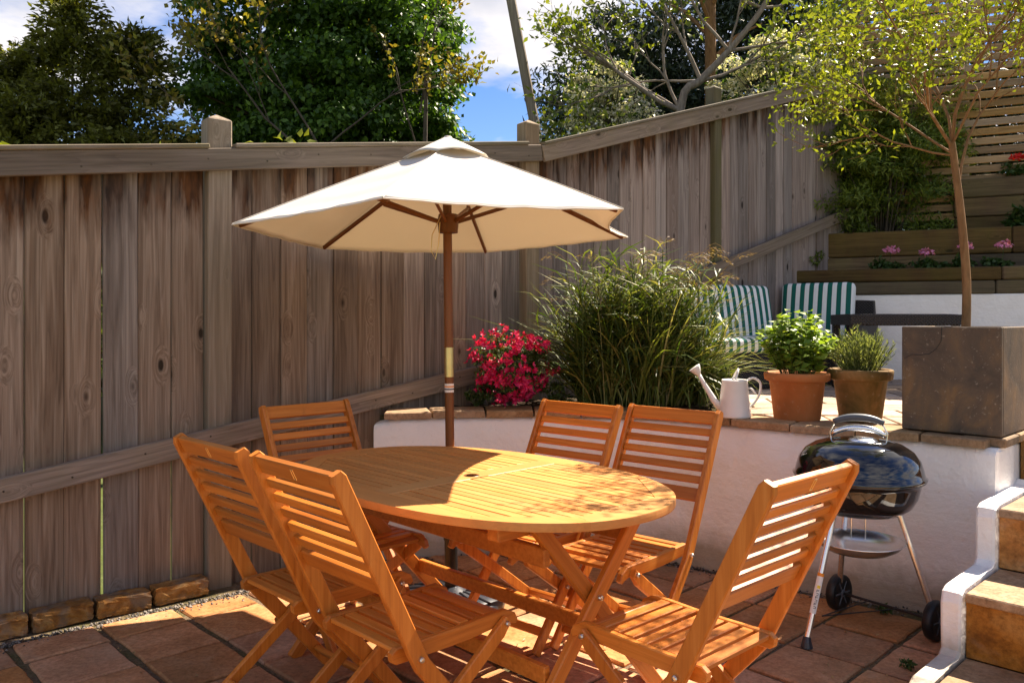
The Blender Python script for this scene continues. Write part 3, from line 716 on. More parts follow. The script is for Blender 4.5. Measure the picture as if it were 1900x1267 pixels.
# ------------------------------------------------------------------ oval slatted table
HT = .74
TC = px(875, 882, z=HT); TC.z = 0
table = link('oval_table', None, mw=frame(TC, JD, KD)); table.empty_display_size = .1      # x along the slats, y across
tag(table, 'oval slatted wooden garden table with a parasol hole', 'table')
def on_oval(a, ra=.805, rb=.512, e=2.25):
    c, s = math.cos(a), math.sin(a); return Vector((math.copysign(abs(c)**(2/e), c)*ra, math.copysign(abs(s)**(2/e), s)*rb, 0))
INN = [Vector((.69, .19, 0)), Vector((.46, .405, 0)), Vector((-.46, .405, 0)), Vector((-.69, .19, 0)), Vector((-.69, -.19, 0)), Vector((-.46, -.405, 0)), Vector((.46, -.405, 0)), Vector((.69, -.19, 0))]
def angle_of(p):
    return min((abs((on_oval(a).normalized()-p.normalized()).length), a) for a in [i*math.pi/360 for i in range(720)])[1]
def table_top():
    n = 8
    for i in range(n):
        a, b = INN[i], INN[(i+1) % n]; a0, a1 = angle_of(a), angle_of(b)
        if a1 < a0: a1 += 2*math.pi
        k = 14; gap = (b-a).normalized()*.0008
        out = [on_oval(a0+(a1-a0)*j/k) for j in range(k+1)]
        # rounded edge: inner edge, then the outer profile in rings
        rings = [([a+gap, b-gap], None)]
        pts = [a+gap]+[a+gap+(b-a-gap*2)*j/k for j in range(1, k)]+[b-gap]
        vs = []
        for f, z in ((0, 0), (0, HT-.0), (.99, HT), (.996, HT-.004), (1, HT-.012), (.998, HT-.022), (.988, HT-.026)):
            for j in range(k+1):
                p = pts[j].lerp(out[j], f) if f < 1 else out[j]
                if z == 0: p = pts[j]; zz = HT-.026
                else: zz = z
                vs.append(Vector((p.x, p.y, zz)))
        m = k+1; fs = []
        for l in range(7):
            l2 = (l+1) % 7
            for j in range(k): fs.append((l*m+j, l2*m+j, l2*m+j+1, l*m+j+1))
        fs.append(tuple(l*m for l in range(7))); fs.append(tuple(reversed([l*m+k for l in range(7)])))
        me = mesh('border', vs, fs); bm = bmesh.new(); bm.from_mesh(me); bmesh.ops.recalc_face_normals(bm, faces=bm.faces); bm.to_mesh(me); bm.free()
        link('border', me, WTY if i in (3, 7) else WTX, table)
    w = .0405; k = int(.81/w)
    inn = [Vector((p.x*.999, p.y*.999, 0)) for p in INN]
    for i in range(20):
        y0 = -.405+.81*i/20+.0030; y1 = -.405+.81*(i+1)/20-.0030
        for x0, x1 in ((-.72, -.046), (.046, .72)):
            poly = [Vector((x0, y0, 0)), Vector((x1, y0, 0)), Vector((x1, y1, 0)), Vector((x0, y1, 0))]
            for q in range(8):
                a, b = inn[q], inn[(q+1) % 8]; d = b-a; nrm = Vector((d.y, -d.x, 0)).normalized(); poly = clip(poly, a, nrm)
            if len(poly) < 3 or area(poly) < 1e-4: continue
            c = sum(poly, Vector())/len(poly)
            link('slat', mesh('slat', *prism([(p.x-c.x, p.y-c.y) for p in poly], -.020, 0, .0016)), WTX, table, (c.x, c.y, HT-.001+R.uniform(-.0006, .0006)))
    # centre strip with a hole
    n = 24; r = .024; sy = .404; sx = .0445; vs, fs = [], []
    for z in (HT-.024, HT+.0005):
        for j in range(n): a = 2*math.pi*j/n; vs.append(Vector((r*math.cos(a), r*math.sin(a), z)))
        for j in range(n):
            a = 2*math.pi*j/n; c, s_ = math.cos(a), math.sin(a); k = min(sx/max(abs(c), 1e-6), sx/max(abs(s_), 1e-6)); vs.append(Vector((c*k, s_*k, z)))
    for j in range(n):
        j2 = (j+1) % n; fs += [(2*n+j, 3*n+j, 3*n+j2, 2*n+j2), (j, j2, n+j2, n+j), (j, 2*n+j, 2*n+j2, j2)]
    def bx(y0, y1): v, f = cbox(sx*2, y1-y0, .0245, .0012); return [p+Vector((0, (y0+y1)/2, HT-.01175)) for p in v], f
    link('centre_strip', mesh('centre_strip', *join((vs, fs), bx(sx-.001, sy), bx(-sy, -sx+.001))), WTY, table)
    link('hole_collar', mesh('hole_collar', *shift(lathe([(.024, -.02), (.024, .0012), (.028, .0022), (.0295, .0012)], 24), (0, 0, HT))), DPOLE, table)
table_top()
def bar(root, name, a, b, w, t, mat, side=(1, 0, 0)):
    """rectangular bar from a to b: w in the plane across `side`, t along `side`"""
    a, b = Vector(a), Vector(b); d = (b-a); L = d.length; d.normalize(); s = Vector(side); s = (s-d*s.dot(d)).normalized(); q = d.cross(s)
    m = Matrix((s, q, d)).transposed().to_4x4(); m.translation = (a+b)/2
    me = mesh(name, *cbox(t, w, L, .004)); return link(name, me, mat, root, mw=m)
for sx in (-1, 1):
    x = .60*sx
    bar(table, 'leg', (x, .245, HT-.036), (x, -.40, .0), .052, .026, WZ); bar(table, 'leg', (x-.03*sx, -.245, HT-.036), (x-.03*sx, .40, .0), .052, .026, WZ)
    bar(table, 'cross_batten', (x-.075*sx, -.38, HT-.048), (x-.075*sx, .38, HT-.048), .05, .042, WZ, (0, 0, 1))
    bolt = shift(lathe([(0, .020), (.008, .018), (.010, .012), (.010, .0)], 12), (0, 0, 0))
    link('bolt', mesh('bolt', *bolt), STEEL, table, mw=frame((x+.006*sx, -.0, .44), (0, 1, 0), (0, 0, 1)) if sx > 0 else frame((x+.006*sx, 0, .44), (0, 0, 1), (0, 1, 0)))
bar(table, 'under_rail', (-.58, -.205, .60), (.58, -.205, .60), .060, .028, WX, (0, 1, 0)); bar(table, 'under_rail', (-.58, .205, .60), (.58, .205, .60), .060, .028, WX, (0, 1, 0))
bar(table, 'stretcher', (-.58, -.205, .245), (.58, -.205, .245), .055, .026, WX, (0, 1, 0)); bar(table, 'stretcher', (-.56, .195, .245), (.56, .195, .245), .055, .026, WX, (0, 1, 0))

# ------------------------------------------------------------------ folding chairs
YT, ZT, YF, YP, ZP, ZB = -.258, .923, .350, .133, .229, .393
def make_chair():
    c = empty('folding_chair')
    s2 = Vector((0, YT, ZT)); r2 = Vector((0, 0, ZB)); up = (s2-r2).normalized()
    top = r2+up*((s2-r2).length+.012)
    path = [(top.y, top.z), (top.y*.97+.0, ZB+(top.z-ZB)*.97), (YT*.5, ZB+(ZT-ZB)*.5), (YT*.16, ZB+(ZT-ZB)*.16), (YT*.04, ZB+(ZT-ZB)*.04), (.012, ZB-.022), (YP*.45, ZB+(ZP-ZB)*.48), (YP, ZP), (.318, 0.006)]
    wd = [.030, .046, .047, .048, .050, .050, .049, .046, .042]
    pm = mesh('back_post', *strip(path, wd, .022)); pm.materials.append(WZ)
    bolt = mesh('bolt', *lathe([(0, .0125), (.0065, .0115), (.0085, .008), (.0085, .0)], 10)); bolt.materials.append(STEEL)
    rear = mesh('rear_leg', *strip([(YF+.012, ZB+.008), (YF-.02, ZB-.022), (YP, ZP), (-.17, .006)], [.030, .046, .044, .040], .021)); rear.materials.append(WZ)
    rail = mesh('seat_rail', *strip([(-.060, ZB+.004), (-.045, ZB+.006), (.10, ZB+.003), (.22, ZB+.003), (.31, ZB+.008), (.37, ZB+.010), (.402, ZB-.003), (.415, ZB-.018)], [.026, .046, .048, .048, .046, .042, .034, .020], .022)); rail.materials.append(WY)
    for sx in (-1, 1):
        p = link('back_post', pm, None, c, (.213*sx, 0, 0))
        for (y, z) in ((0.0, ZB), (YP, ZP)):
            link('bolt', bolt, None, p, mw=frame((.0105*sx, y, z), (0, sx, 0), (0, 0, 1)))
        l = link('rear_leg', rear, None, c, (.1895*sx, 0, 0)); link('bolt', bolt, None, l, mw=frame((.010*sx, YF, ZB), (0, sx, 0), (0, 0, 1)))
        link('seat_rail', rail, None, c, (.1665*sx, 0, 0))
    # backrest: top rail, five slats, deep bottom rail
    def slat_at(s, h, name, t=.017):
        p = r2+up*((s2-r2).length-s); fw = Vector((1, 0, 0)).cross(up)
        m = Matrix((Vector((1, 0, 0)), -fw, up)).transposed().to_4x4(); m.translation = p
        return link(name, mesh(name, *cbox(.402, t, h, .0028)), WX, c, mw=m)
    tr = slat_at(.020, .056, 'top_rail', .020)
    s = .048+.021; slat = None
    for i in range(5):
        o = slat_at(s+.015, .030, 'back_slat')
        if slat: o.data = slat
        slat = o.data; s += .051
    slat_at(s+.027, .054, 'back_slat')
    # small cast mark in the middle of the top rail, facing backwards
    g = join(shift(cbox(.003, .002, .034, .0008), (-.006, 0, 0)), shift(cbox(.003, .002, .034, .0008), (.006, 0, 0)), shift(cbox(.014, .002, .003, .0008), (0, 0, .0165)), shift(cbox(.014, .002, .003, .0008), (0, 0, -.0165)))
    link('maker_mark', mesh('maker_mark', *g), BRASS, tr, (0, -.0105, 0)); 
    # seat
    ss = mesh('seat_slat', *cbox(.309, .0355, .014, .0025)); ss.materials.append(WX)
    for i in range(9):
        y = -.030+i*.0495; z = ZB+.0185 + (.004 if 5 <= i <= 7 else 0) - (.008 if i == 8 else 0)
        link('seat_slat', ss, None, c, (0, y, z), (-.18 if i == 8 else 0, 0, 0))
    for y, z in ((.262, .075), (-.105, .065)):
        w = .402 if y > 0 else .356
        link('stretcher', mesh('stretcher', *cbox(w, .018, .034, .003)), WX, c, (0, y, z), (.65 if y > 0 else -.6, 0, 0))
    return c
def copy_tree(o, parent=None):
    c = o.copy(); COL.objects.link(c); c.parent = parent
    if parent is not None: c.matrix_parent_inverse = o.matrix_parent_inverse
    for ch in list(o.children): copy_tree(ch, c)
    return c
chair0 = make_chair()
CH = [(-.406, 2.356, .793, 'wooden folding chair seen from behind in front of the table, nearer of the left pair'),
      (-.776, 2.723, .774, 'wooden folding chair seen from behind, leftmost, nearest the brick edging'),
      (-.765, 3.515, 2.358, 'wooden folding chair tucked under the far left end of the table against the fence'),
      (.146, 3.534, 3.875, 'wooden folding chair behind the table in front of the grass clump'),
      (.535, 3.314, 3.866, 'wooden folding chair behind the table below the watering can'),
      (.590, 2.235, -.738, 'wooden folding chair at the right end of the table near the kettle barbecue')]
for i, (x, y, th, lab) in enumerate(CH):
    o = chair0 if i == 0 else copy_tree(chair0)
    o.location = (x, y, 0); o.rotation_euler = (0, 0, -th); tag(o, lab, 'chair', 'folding chairs round the oval table')

# ------------------------------------------------------------------ parasol
PC = Vector((-.277, 3.70, 0)); PT = Vector((-.302, 3.706, 2.20))
par = empty('parasol', PC); tag(par, 'open cream canvas parasol on a dark wooden pole behind the table', 'parasol')
RIMZ = 1.723; CEN = Vector((-.018, .001, 0))
VERT = [Vector((-0.150, -0.924, 0.016)), Vector((0.724, -0.591, 0.023)), Vector((0.874, 0.332, 0.008)), Vector((0.149, 0.923, -0.016)), Vector((-0.725, 0.591, -0.023)), Vector((-0.875, -0.333, -0.007))]
def canopy(rin, rout, z0, z1, sag, ns, nr, name, flutter=0.0):
    vs, fs = [], []; per = 6*ns
    for r in range(nr+1):
        f = rin+(rout-rin)*r/nr
        for i in range(6):
            a, b = VERT[i], VERT[(i+1) % 6]
            for j in range(ns):
                t = j/ns; p = a.lerp(b, t); bow = math.sin(math.pi*t)
                inw = 1-.014*bow*f                       # hem is hollow between the ribs
                q = p*f*inw
                z = z0+(z1-z0)*(f**1.06) - sag*bow*f*(1.15-f)*1.7 + .006*bow*math.sin(f*23+i*2.1)*flutter + .0045*math.sin(t*math.pi*9+i*1.7+f*4)*bow*f*f*flutter + a.lerp(b, t).z*f
                vs.append(Vector((q.x+CEN.x, q.y+CEN.y, z)))
    for r in range(nr):
        for k in range(per): k2 = (k+1) % per; fs.append((r*per+k, (r+1)*per+k, (r+1)*per+k2, r*per+k2))
    return vs, fs
cv, cf = canopy(.085, 1.0, 2.115, RIMZ, .030, 14, 22, 'canopy', .6)
me = mesh('canopy', cv, cf, True); can = link('canopy', me, CANVAS, par)
for v in me.vertices:                       # wind-lifted right hem
    w = max(0, (v.co.x-.52)/.37)
    if -.591 < v.co.y < .332: v.co.x -= .095*w*math.sin((v.co.y+.591)/.923*math.pi)
md = can.modifiers.new('thick', 'SOLIDIFY'); md.thickness = .0022
ring = [me.vertices[22*84+k].co.copy() for k in range(84)]
for dz, nm in ((-.002, 'hem'),): link(nm, mesh(nm, *tube([p+Vector((0, 0, dz)) for p in ring+ring[:1]], .0035, 6, False)), CANVAS, can)
# vent cap
vv, vf = canopy(.02, .225, 2.158, 1.62, -.05, 8, 6, 'vent', 0)
ve = link('vent', mesh('vent', vv, vf, True), CANVAS, can); md = ve.modifiers.new('thick', 'SOLIDIFY'); md.thickness = .002
def seam(i):
    a = VERT[i]; pts = []
    for r in range(23): 
        f = .085+(1-.085)*r/22; pts.append(Vector((a.x*f+CEN.x, a.y*f+CEN.y, 2.115+(RIMZ-2.115)*f**1.06+a.z*f+.002)))
    return pts
for i in range(6):
    link('seam', mesh('seam', *tube(seam(i), .0022, 5)), CANVAS, can)
tilt = (PT-PC)
def on_pole(z): return Vector((tilt.x*z/2.2, tilt.y*z/2.2, z))
link('pole', mesh('pole', *tube([on_pole(1.18), on_pole(2.15)], .0205, 16)), DPOLE, par)
link('lower_pole', mesh('lower_pole', *tube([on_pole(.30), on_pole(1.06)], .0205, 16)), DPOLE, par)
link('ferrule', mesh('ferrule', *tube([on_pole(1.055), on_pole(1.19)], .0218, 18)), BRASS, par)
st = link('pole_label', mesh('pole_label', *tube([on_pole(.985), on_pole(1.025)], .0213, 16, False)), PAPER, par)
link('print', mesh('print', *tube([on_pole(.996), on_pole(1.002)], .0217, 16, False)), INK, st); link('print', mesh('print', *tube([on_pole(1.008), on_pole(1.014)], .0217, 16, False)), ORNG, st)
link('top_cap', mesh('top_cap', *shift(lathe([(.0, 2.162), (.016, 2.158), (.022, 2.150), (.022, 2.12)], 16), CEN)), CANVAS, can)
def hub(z, r, h): return shift(lathe([(.02, z-h), (r, z-h), (r*1.08, z-h*.6), (r*1.08, z-.2*h), (r, z), (.02, z)], 18), CEN*.9)
link('hub', mesh('hub', *hub(2.095, .042, .05)), DPOLE, par); link('runner', mesh('runner', *hub(1.80, .044, .085)), DPOLE, par)
for i in range(6):
    a = VERT[i]; d = Vector((a.x, a.y, 0)).normalized()
    p0 = CEN+d*.035+Vector((0, 0, 2.068)); p1 = Vector((a.x*.972+CEN.x, a.y*.972+CEN.y, RIMZ-.004+a.z))
    rb = bar(par, 'rib', p0, p1, .022, .014, DPOLE, d.cross(ZA))
    mid = p0.lerp(p1, .46)-Vector((0, 0, .012)); sp = bar(par, 'stay', CEN+d*.040+Vector((0, 0, 1.765)), mid, .018, .012, DPOLE, d.cross(ZA))
link('cord', mesh('cord', *tube([Vector((-.045, -.04, 1.79)), Vector((-.085, -.05, 1.70)), Vector((-.09, -.05, 1.63)), Vector((-.07, -.05, 1.59)), Vector((-.055, -.05, 1.66)), Vector((-.05, -.045, 1.76))], .0022, 5)), BRASS, par)
# base
stand = empty('parasol_stand', PC); tag(stand, 'black tube stand with round ribbed base holding the parasol', 'parasol stand')
link('tube', mesh('tube', *tube([on_pole(.07), on_pole(.325)], .030, 20)), BLKP, stand); link('collar', mesh('collar', *tube([on_pole(.31), on_pole(.345)], .034, 20)), BLKP, stand)
link('base_disc', mesh('base_disc', *lathe([(0, .0), (.235, .0), (.245, .012), (.245, .045), (.236, .058), (.16, .072), (.06, .085), (.045, .10), (0, .10)], 48), True), BASE, stand)
for k in range(20):
    a = 2*math.pi*k/20; d = Vector((math.cos(a), math.sin(a), 0)); link('rib_moulding', mesh('rib_moulding', *tube([d*.07+Vector((0, 0, .083)), d*.16+Vector((0, 0, .0735)), d*.228+Vector((0, 0, .060))], .006, 6)), BASE, stand)

# ------------------------------------------------------------------ kettle barbecue
BC = Vector((1.464, 3.405, 0))
bbq = empty('kettle_barbecue', BC); tag(bbq, 'black kettle barbecue on three steel legs with two wheels', 'barbecue')
FT = [px(1497, 1200, z=0)-BC, Vector((1.485, 3.66, 0))-BC, Vector((1.742, 3.315, 0))-BC]
zr = .655; RR = .262
link('bowl', mesh('bowl', *lathe([(0, .500), (.10, .503), (.17, .516), (.208, .545), (.229, .585), (.240, .63), (.244, zr-.006), (.258, zr-.004), (.260, zr+.003), (.254, zr+.006)], 56), True), ENAM, bbq)
lid = link('lid', mesh('lid', *lathe([(.262, zr+.004), (.264, zr+.012), (.254, zr+.020), (.249, zr+.045), (.238, zr+.080), (.212, zr+.115), (.172, zr+.140), (.120, zr+.156), (.05, zr+.164), (0, zr+.165)], 56), True), ENAM, bbq)
link('vent_disc', mesh('vent_disc', *shift(lathe([(0, .012), (.045, .011), (.058, .004), (.060, .0)], 28), (.0, -.04, zr+.158)), True), CHROME, lid)
link('vent_tab', mesh('vent_tab', *shift(cbox(.05, .016, .006, .002), (.012, -.055, zr+.171))), CHROME, lid)
ax = Vector((.93, -.36, 0))
def arch(z, span, rise, r0, flat, name, mat, parent, nseg=14):
    pts = [ax*(span*(t/nseg*2-1))+Vector((0, 0, z+rise*(1-abs(t/nseg*2-1)**2.4))) for t in range(nseg+1)]
    vs, fs = tube(pts, [r0*(.75+.25*math.sin(math.pi*t/nseg)) for t in range(nseg+1)], 12)
    return link(name, mesh(name, vs, fs, True), mat, parent)
hs = arch(zr+.176, .105, .030, .014, 1, 'heat_shield', CHROME, lid)
hg = arch(zr+.228, .098, .022, .016, 1, 'handle_grip', GRIP, lid)
for s in (-1, 1):
    link('handle_wire', mesh('handle_wire', *tube([ax*(s*.108)+Vector((0, 0, zr+.150)), ax*(s*.112)+Vector((0, 0, zr+.185)), ax*(s*.090)+Vector((0, 0, zr+.232))], .0035, 8)), CHROME, lid)
for s in (-1,):
    d = ax*s; link('bowl_handle', mesh('bowl_handle', *tube([d*.250+Vector((0, .04, .60)), d*.292+Vector((0, .035, .598)), d*.292+Vector((0, -.035, .598)), d*.250+Vector((0, -.04, .60))], .0075, 8)), GRIP, bbq)
for i, ft in enumerate(FT):
    dirn = Vector((ft.x, ft.y, 0)).normalized(); topp = dirn*.150+Vector((0, 0, .535)); low = ft+Vector((0, 0, .03 if i == 0 else .085))
    lg = link('leg', mesh('leg', *tube([topp, low], .0125, 14)), CHROME, bbq)
    if i == 0:
        link('foot', mesh('foot', *tube([ft+Vector((0, 0, .0)), ft+Vector((0, 0, .022)), ft+Vector((0.002, 0.004, .042))], [.024, .019, .0145], 14)), BASE, lg)
        def on_leg(f): return topp.lerp(low, f)
        lab = link('leg_label', mesh('leg_label', *tube([on_leg(.52), on_leg(.80)], .0128, 14, False)), PAPER, lg)
        link('label_mark', mesh('label_mark', *tube([on_leg(.495), on_leg(.52)], .0130, 14, False)), ORNG, lg)
        d = (low-topp).normalized(); fwd = Vector((-.25, -.97, 0)); fwd = (fwd-d*fwd.dot(d)).normalized(); sd = d.cross(fwd)
        def glyph(f, part, mat):
            m = Matrix((sd, fwd, -d)).transposed().to_4x4(); m.translation = on_leg(f)+fwd*.0129; link('label_print', mesh('label_print', *part), mat, lab, mw=m)
        glyph(.60, prism([(-.007, -.006), (.007, -.006), (0, .007)], -.0003, .0006) if False else cbox(.012, .001, .012, .0003), YELW)
        for k, f in enumerate((.63, .655, .68, .705, .73, .755)):
            glyph(f, join(shift(cbox(.010, .001, .0018, .0002), (0, 0, .004)), shift(cbox(.0018, .001, .009, .0002), ((-1)**k*.004, 0, 0)), shift(cbox(.008, .001, .0018, .0002), (0, 0, -.0035*(k % 2)))), INK)
axd = (FT[2]-FT[1]).normalized()
for i in (1, 2):
    w = link('wheel', mesh('wheel', *lathe([(.010, -.020), (.060, -.020), (.072, -.022), (.080, -.016), (.082, 0), (.080, .016), (.072, .022), (.060, .020), (.010, .020)], 36), True), BLKP, bbq,
        mw=Matrix.Translation(FT[i]+Vector((0, 0, .082))) @ axd.to_track_quat('Z', 'Y').to_matrix().to_4x4())
    link('hub_cap', mesh('hub_cap', *shift(lathe([(0, .026), (.014, .024), (.018, .018)], 16), (0, 0, 0))), GRIP, w)
    for k in range(6): a = k*math.pi/3; link('spoke', mesh('spoke', *shift(cbox(.044, .010, .044, .003), (.036, 0, 0))), GRIP, w, rot=(0, 0, a))
link('axle', mesh('axle', *tube([FT[1]+Vector((0, 0, .082)), FT[2]+Vector((0, 0, .082))], .006, 10)), BLKP, bbq)
for q in (.33, .62): a_ = FT[1].lerp(FT[2], q)+Vector((0, 0, .082)); link('wire_shelf_rod', mesh('wire_shelf_rod', *tube([a_, FT[0]*.75+Vector((.02, .03, .10))], .0028, 6)), BLKP, bbq)
link('ash_pan', mesh('ash_pan', *shift(lathe([(0, .352), (.08, .354), (.13, .365), (.165, .385), (.178, .402), (.183, .403), (.176, .396), (.160, .378), (.125, .357), (.075, .347), (0, .345)], 48), (0, 0, -.012)), True), CHROME, bbq)
for s in (-.03, .03): link('ash_pan_hanger', mesh('ash_pan_hanger', *tube([Vector((s, .0, .500)), Vector((s, 0, .39))], .003, 6)), CHROME, bbq)

# ------------------------------------------------------------------ pots, can, planter
def pot(name, label, c, rt, rb, h, mat, rim=.045):
    r = empty(name, c); tag(r, label, 'plant pot')
    link('pot_body', mesh('pot_body', *lathe([(0, .0), (rb, 0), (rb+.004, .006), (rb+(rt-.022-rb)*.8, h-rim-.004), (rt-.016, h-rim), (rt-.004, h-rim+.006), (rt, h-.01), (rt-.003, h-.002), (rt-.010, h), (rt-.022, h-.006), (rt-.030, h-.04), (0, h-.045)], 44), True), mat, r)
    link('soil', mesh('soil', *lathe([(rt-.03, h-.036), (rt*.5, h-.03), (0, h-.028)], 20)), SOIL, r)
    return r
PO1 = Vector((1.482, 4.19, TERR)); PO2 = Vector((1.785, 4.13, TERR))
p1 = pot('terracotta_pot', 'orange terracotta pot of leafy green mint beside the watering can', PO1, .166, .112, .245, POT1)
p2 = pot('mossy_pot', 'mossy clay pot of feathery grey-green herb next to the slate planter', PO2, .158, .098, .265, POT2, .055)
def pot_plant(root, base, n, h, spread, ln, wd, mat, needle=False):
    V = []; stems = []
    for i in range(n):
        a = NR.uniform(0, 2*math.pi); rr = NR.uniform(0, 1)**.6; x, y = spread*rr*math.cos(a), spread*rr*math.sin(a); hh = h*(1-.42*rr**2)*NR.uniform(.72, 1.08)
        tip = Vector((x*1.15, y*1.15, hh)); b0 = Vector((x*.45, y*.45, 0)); stems.append(tube([b0, b0.lerp(tip, .5)+Vector((0, 0, .01)), tip], [.0022, .0018, .0012], 4, False))
        m = int(18 if needle else 13); t = np.linspace(.22, 1.0, m)[:, None]; P = np.array(b0)[None]*(1-t)+np.array(tip)[None]*t
        d = unit(np.array(tip-b0)[None]); az = NR.uniform(0, 6.28, m); side = np.stack([np.cos(az), np.sin(az), NR.uniform(-.15, .5, m)], 1)
        if needle: V.append(leaves(P, side*.8+d*.9, rnd_dirs(m), NR.uniform(ln*.7, ln*1.2, m), wd, .1))
        else: V.append(leaves(P, side+d*.2, d+rnd_dirs(m)*.45, NR.uniform(ln*.6, ln*1.25, m), NR.uniform(wd*.7, wd*1.2, m), .18, .15))
    link('foliage', catmesh('foliage', [(v+np.array([0, 0, base]), t) for v, t in V]), mat, root)
    link('stems', mesh('stems', *shift(join(*stems), (0, 0, base))), L_AZ, root)
pot_plant(p1, .21, 78, .345, .165, .056, .040, L_MINT)
pot_plant(p2, .225, 170, .25, .150, .026, .0045, L_ROSE, True)
wc = empty('watering_can', (1.17, 4.235, .807), math.radians(-8)); tag(wc, 'white enamel watering can standing on the wall coping', 'watering can')
link('can_body', mesh('can_body', *lathe([(0, 0), (.082, 0), (.085, .004), (.084, .012), (.066, .185), (.0675, .192), (.064, .196), (.060, .192), (.058, .12), (0, .12)], 40), True), CANM, wc)
link('half_lid', mesh('half_lid', *prism([(.062*math.cos(a), .062*math.sin(a)) for a in [math.pi*.5+math.pi*k/16 for k in range(17)]], .1925, .196)), CANM, wc)
sp = link('spout', mesh('spout', *tube([(-.070, 0, .045), (-.105, 0, .085), (-.165, 0, .185), (-.185, 0, .222)], [.021, .017, .011, .010], 14), True), CANM, wc)
link('rose', mesh('rose', *tube([(-.182, 0, .215), (-.196, 0, .240), (-.206, 0, .256), (-.2075, 0, .258)], [.010, .024, .032, .031], 18), True), CANM, sp)
link('handle', mesh('handle', *tube(catmull([(.060, 0, .188), (.095, 0, .205), (.130, 0, .180), (.128, 0, .125), (.100, 0, .075), (.077, 0, .055)], 5), .0065, 8), True), CANM, wc)
link('handle', mesh('handle', *tube(catmull([(.062, .0, .150), (.085, 0, .148), (.112, 0, .12)], 4), .005, 8), True), CANM, wc)
link('carry_bar', mesh('carry_bar', *tube(catmull([(-.005, -.05, .19), (.012, -.03, .235), (.018, 0, .250), (.012, .03, .235), (-.005, .05, .19)], 4), .0055, 8), True), CANM, wc)
PLC = Vector((2.107, 3.75, .812)); PW = .412; PH = .474
plr = link('slate_planter', None, mw=frame(PLC, JD, KD)); plr.empty_display_size = .1; tag(plr, 'square rust-stained slate planter holding the slim tree', 'planter')
for nm, sx, sy, x, y in (('panel', PW, .022, 0, -PW/2+.011), ('panel', PW, .022, 0, PW/2-.011), ('panel', .022, PW-.046, PW/2-.011, 0), ('panel', .022, PW-.046, -PW/2+.011, 0)):
    vs, fs = cbox(sx, sy, PH, .004); link(nm, mesh(nm, *shift((vs, fs), (0, 0, 0))), SLATE, plr, (x, y, PH/2))
link('soil', mesh('soil', *cbox(PW-.05, PW-.05, .42, .003)), SOIL, plr, (0, 0, .22))
# crack that runs across the front panel
crk = [(-.195, .325), (-.16, .345), (-.12, .345), (-.085, .350), (-.055, .375), (-.035, .41), (-.033, .474)]
link('crack', mesh('crack', *tube([(x, -PW/2-.0004, z) for x, z in crk], .0014, 5)), BLKP, plr)

# ------------------------------------------------------------------ rattan seating
def rattan(name, label, cat, o, dx, parts):
    dx = Vector((*dx, 0)).normalized(); dy = Vector((-dx.y, dx.x, 0)); r = link(name, None, mw=frame(o, dx, dy)); r.empty_display_size = .1; tag(r, label, cat)
    for nm, s, p in parts: link(nm, mesh(nm, *rbox(*s, .02, 5)), WICK, r, p)
    return r, dx, dy
AO = Vector((2.50, 6.72, TERR)); AX = (.80, -.60)
sofaA, ax1, ay1 = rattan('rattan_sofa', 'dark rattan seat in front of the low white wall', 'sofa', AO, AX, [('seat_base', (.70, .66, .27), (.0, 0, .135)), ('backrest', (.80, .09, .68), (.02, .33, .34)), ('armrest', (.10, .66, .30), (.40, -.0, .40))])
BO = Vector((1.97, 6.43, TERR)); BX = (.85, .53)
sofaB, ax2, ay2 = rattan('rattan_sofa', 'dark rattan seat backing onto the climbing fence behind the grass', 'sofa', BO, BX, [('seat_base', (1.45, .64, .27), (-.28, 0, .135)), ('backrest', (1.5, .09, .64), (-.28, .36, .32))])
def cushion(label, o, dx, dy, s, p, rx=0.0):
    m = frame(o, dx, dy) @ Matrix.Translation(p) @ Matrix.Rotation(rx, 4, 'X')
    c = link('striped_cushion', mesh('striped_cushion', *rbox(*s, .035, 10, .012), True), STRIPE, mw=m); tag(c, label, 'cushion', 'green and white striped cushions')
cushion('striped back cushion with wide stripes, rightmost, against the dark sofa back', AO, ax1, ay1, (.60, .11, .50), (-.02, .225, .58), -.16)
cushion('striped seat cushion on the seat by the low white wall', AO, ax1, ay1, (.62, .58, .11), (-.02, -.06, .325))
cushion('striped back cushion seen at a slant behind the leafy pot', BO, ax2, ay2, (.70, .11, .48), (.06, .255, .56), -.16)
cushion('striped back cushion mostly hidden behind the ornamental grass', BO, ax2, ay2, (.66, .11, .48), (-.64, .255, .56), -.16)
cushion('striped seat cushion beside the grass clump, right of two', BO, ax2, ay2, (.70, .58, .11), (.06, -.05, .325))
cushion('striped seat cushion hidden by the grass clump, left of two', BO, ax2, ay2, (.66, .58, .11), (-.64, -.05, .325))
rt = link('rattan_table', None, mw=frame(Vector((2.82, 5.95, TERR)), (1, -.06, 0), (.06, 1, 0))); rt.empty_display_size = .1; tag(rt, 'dark rattan side table behind the herb pot and planter', 'table')
link('table_top', mesh('table_top', *rbox(.78, .44, .085, .014, 6)), WICK, rt, (0, 0, .515))
for sx in (-1, 1):
    for sy in (-1, 1): link('leg', mesh('leg', *cbox(.05, .05, .48, .006)), WICK, rt, (sx*.355, sy*.185, .24))

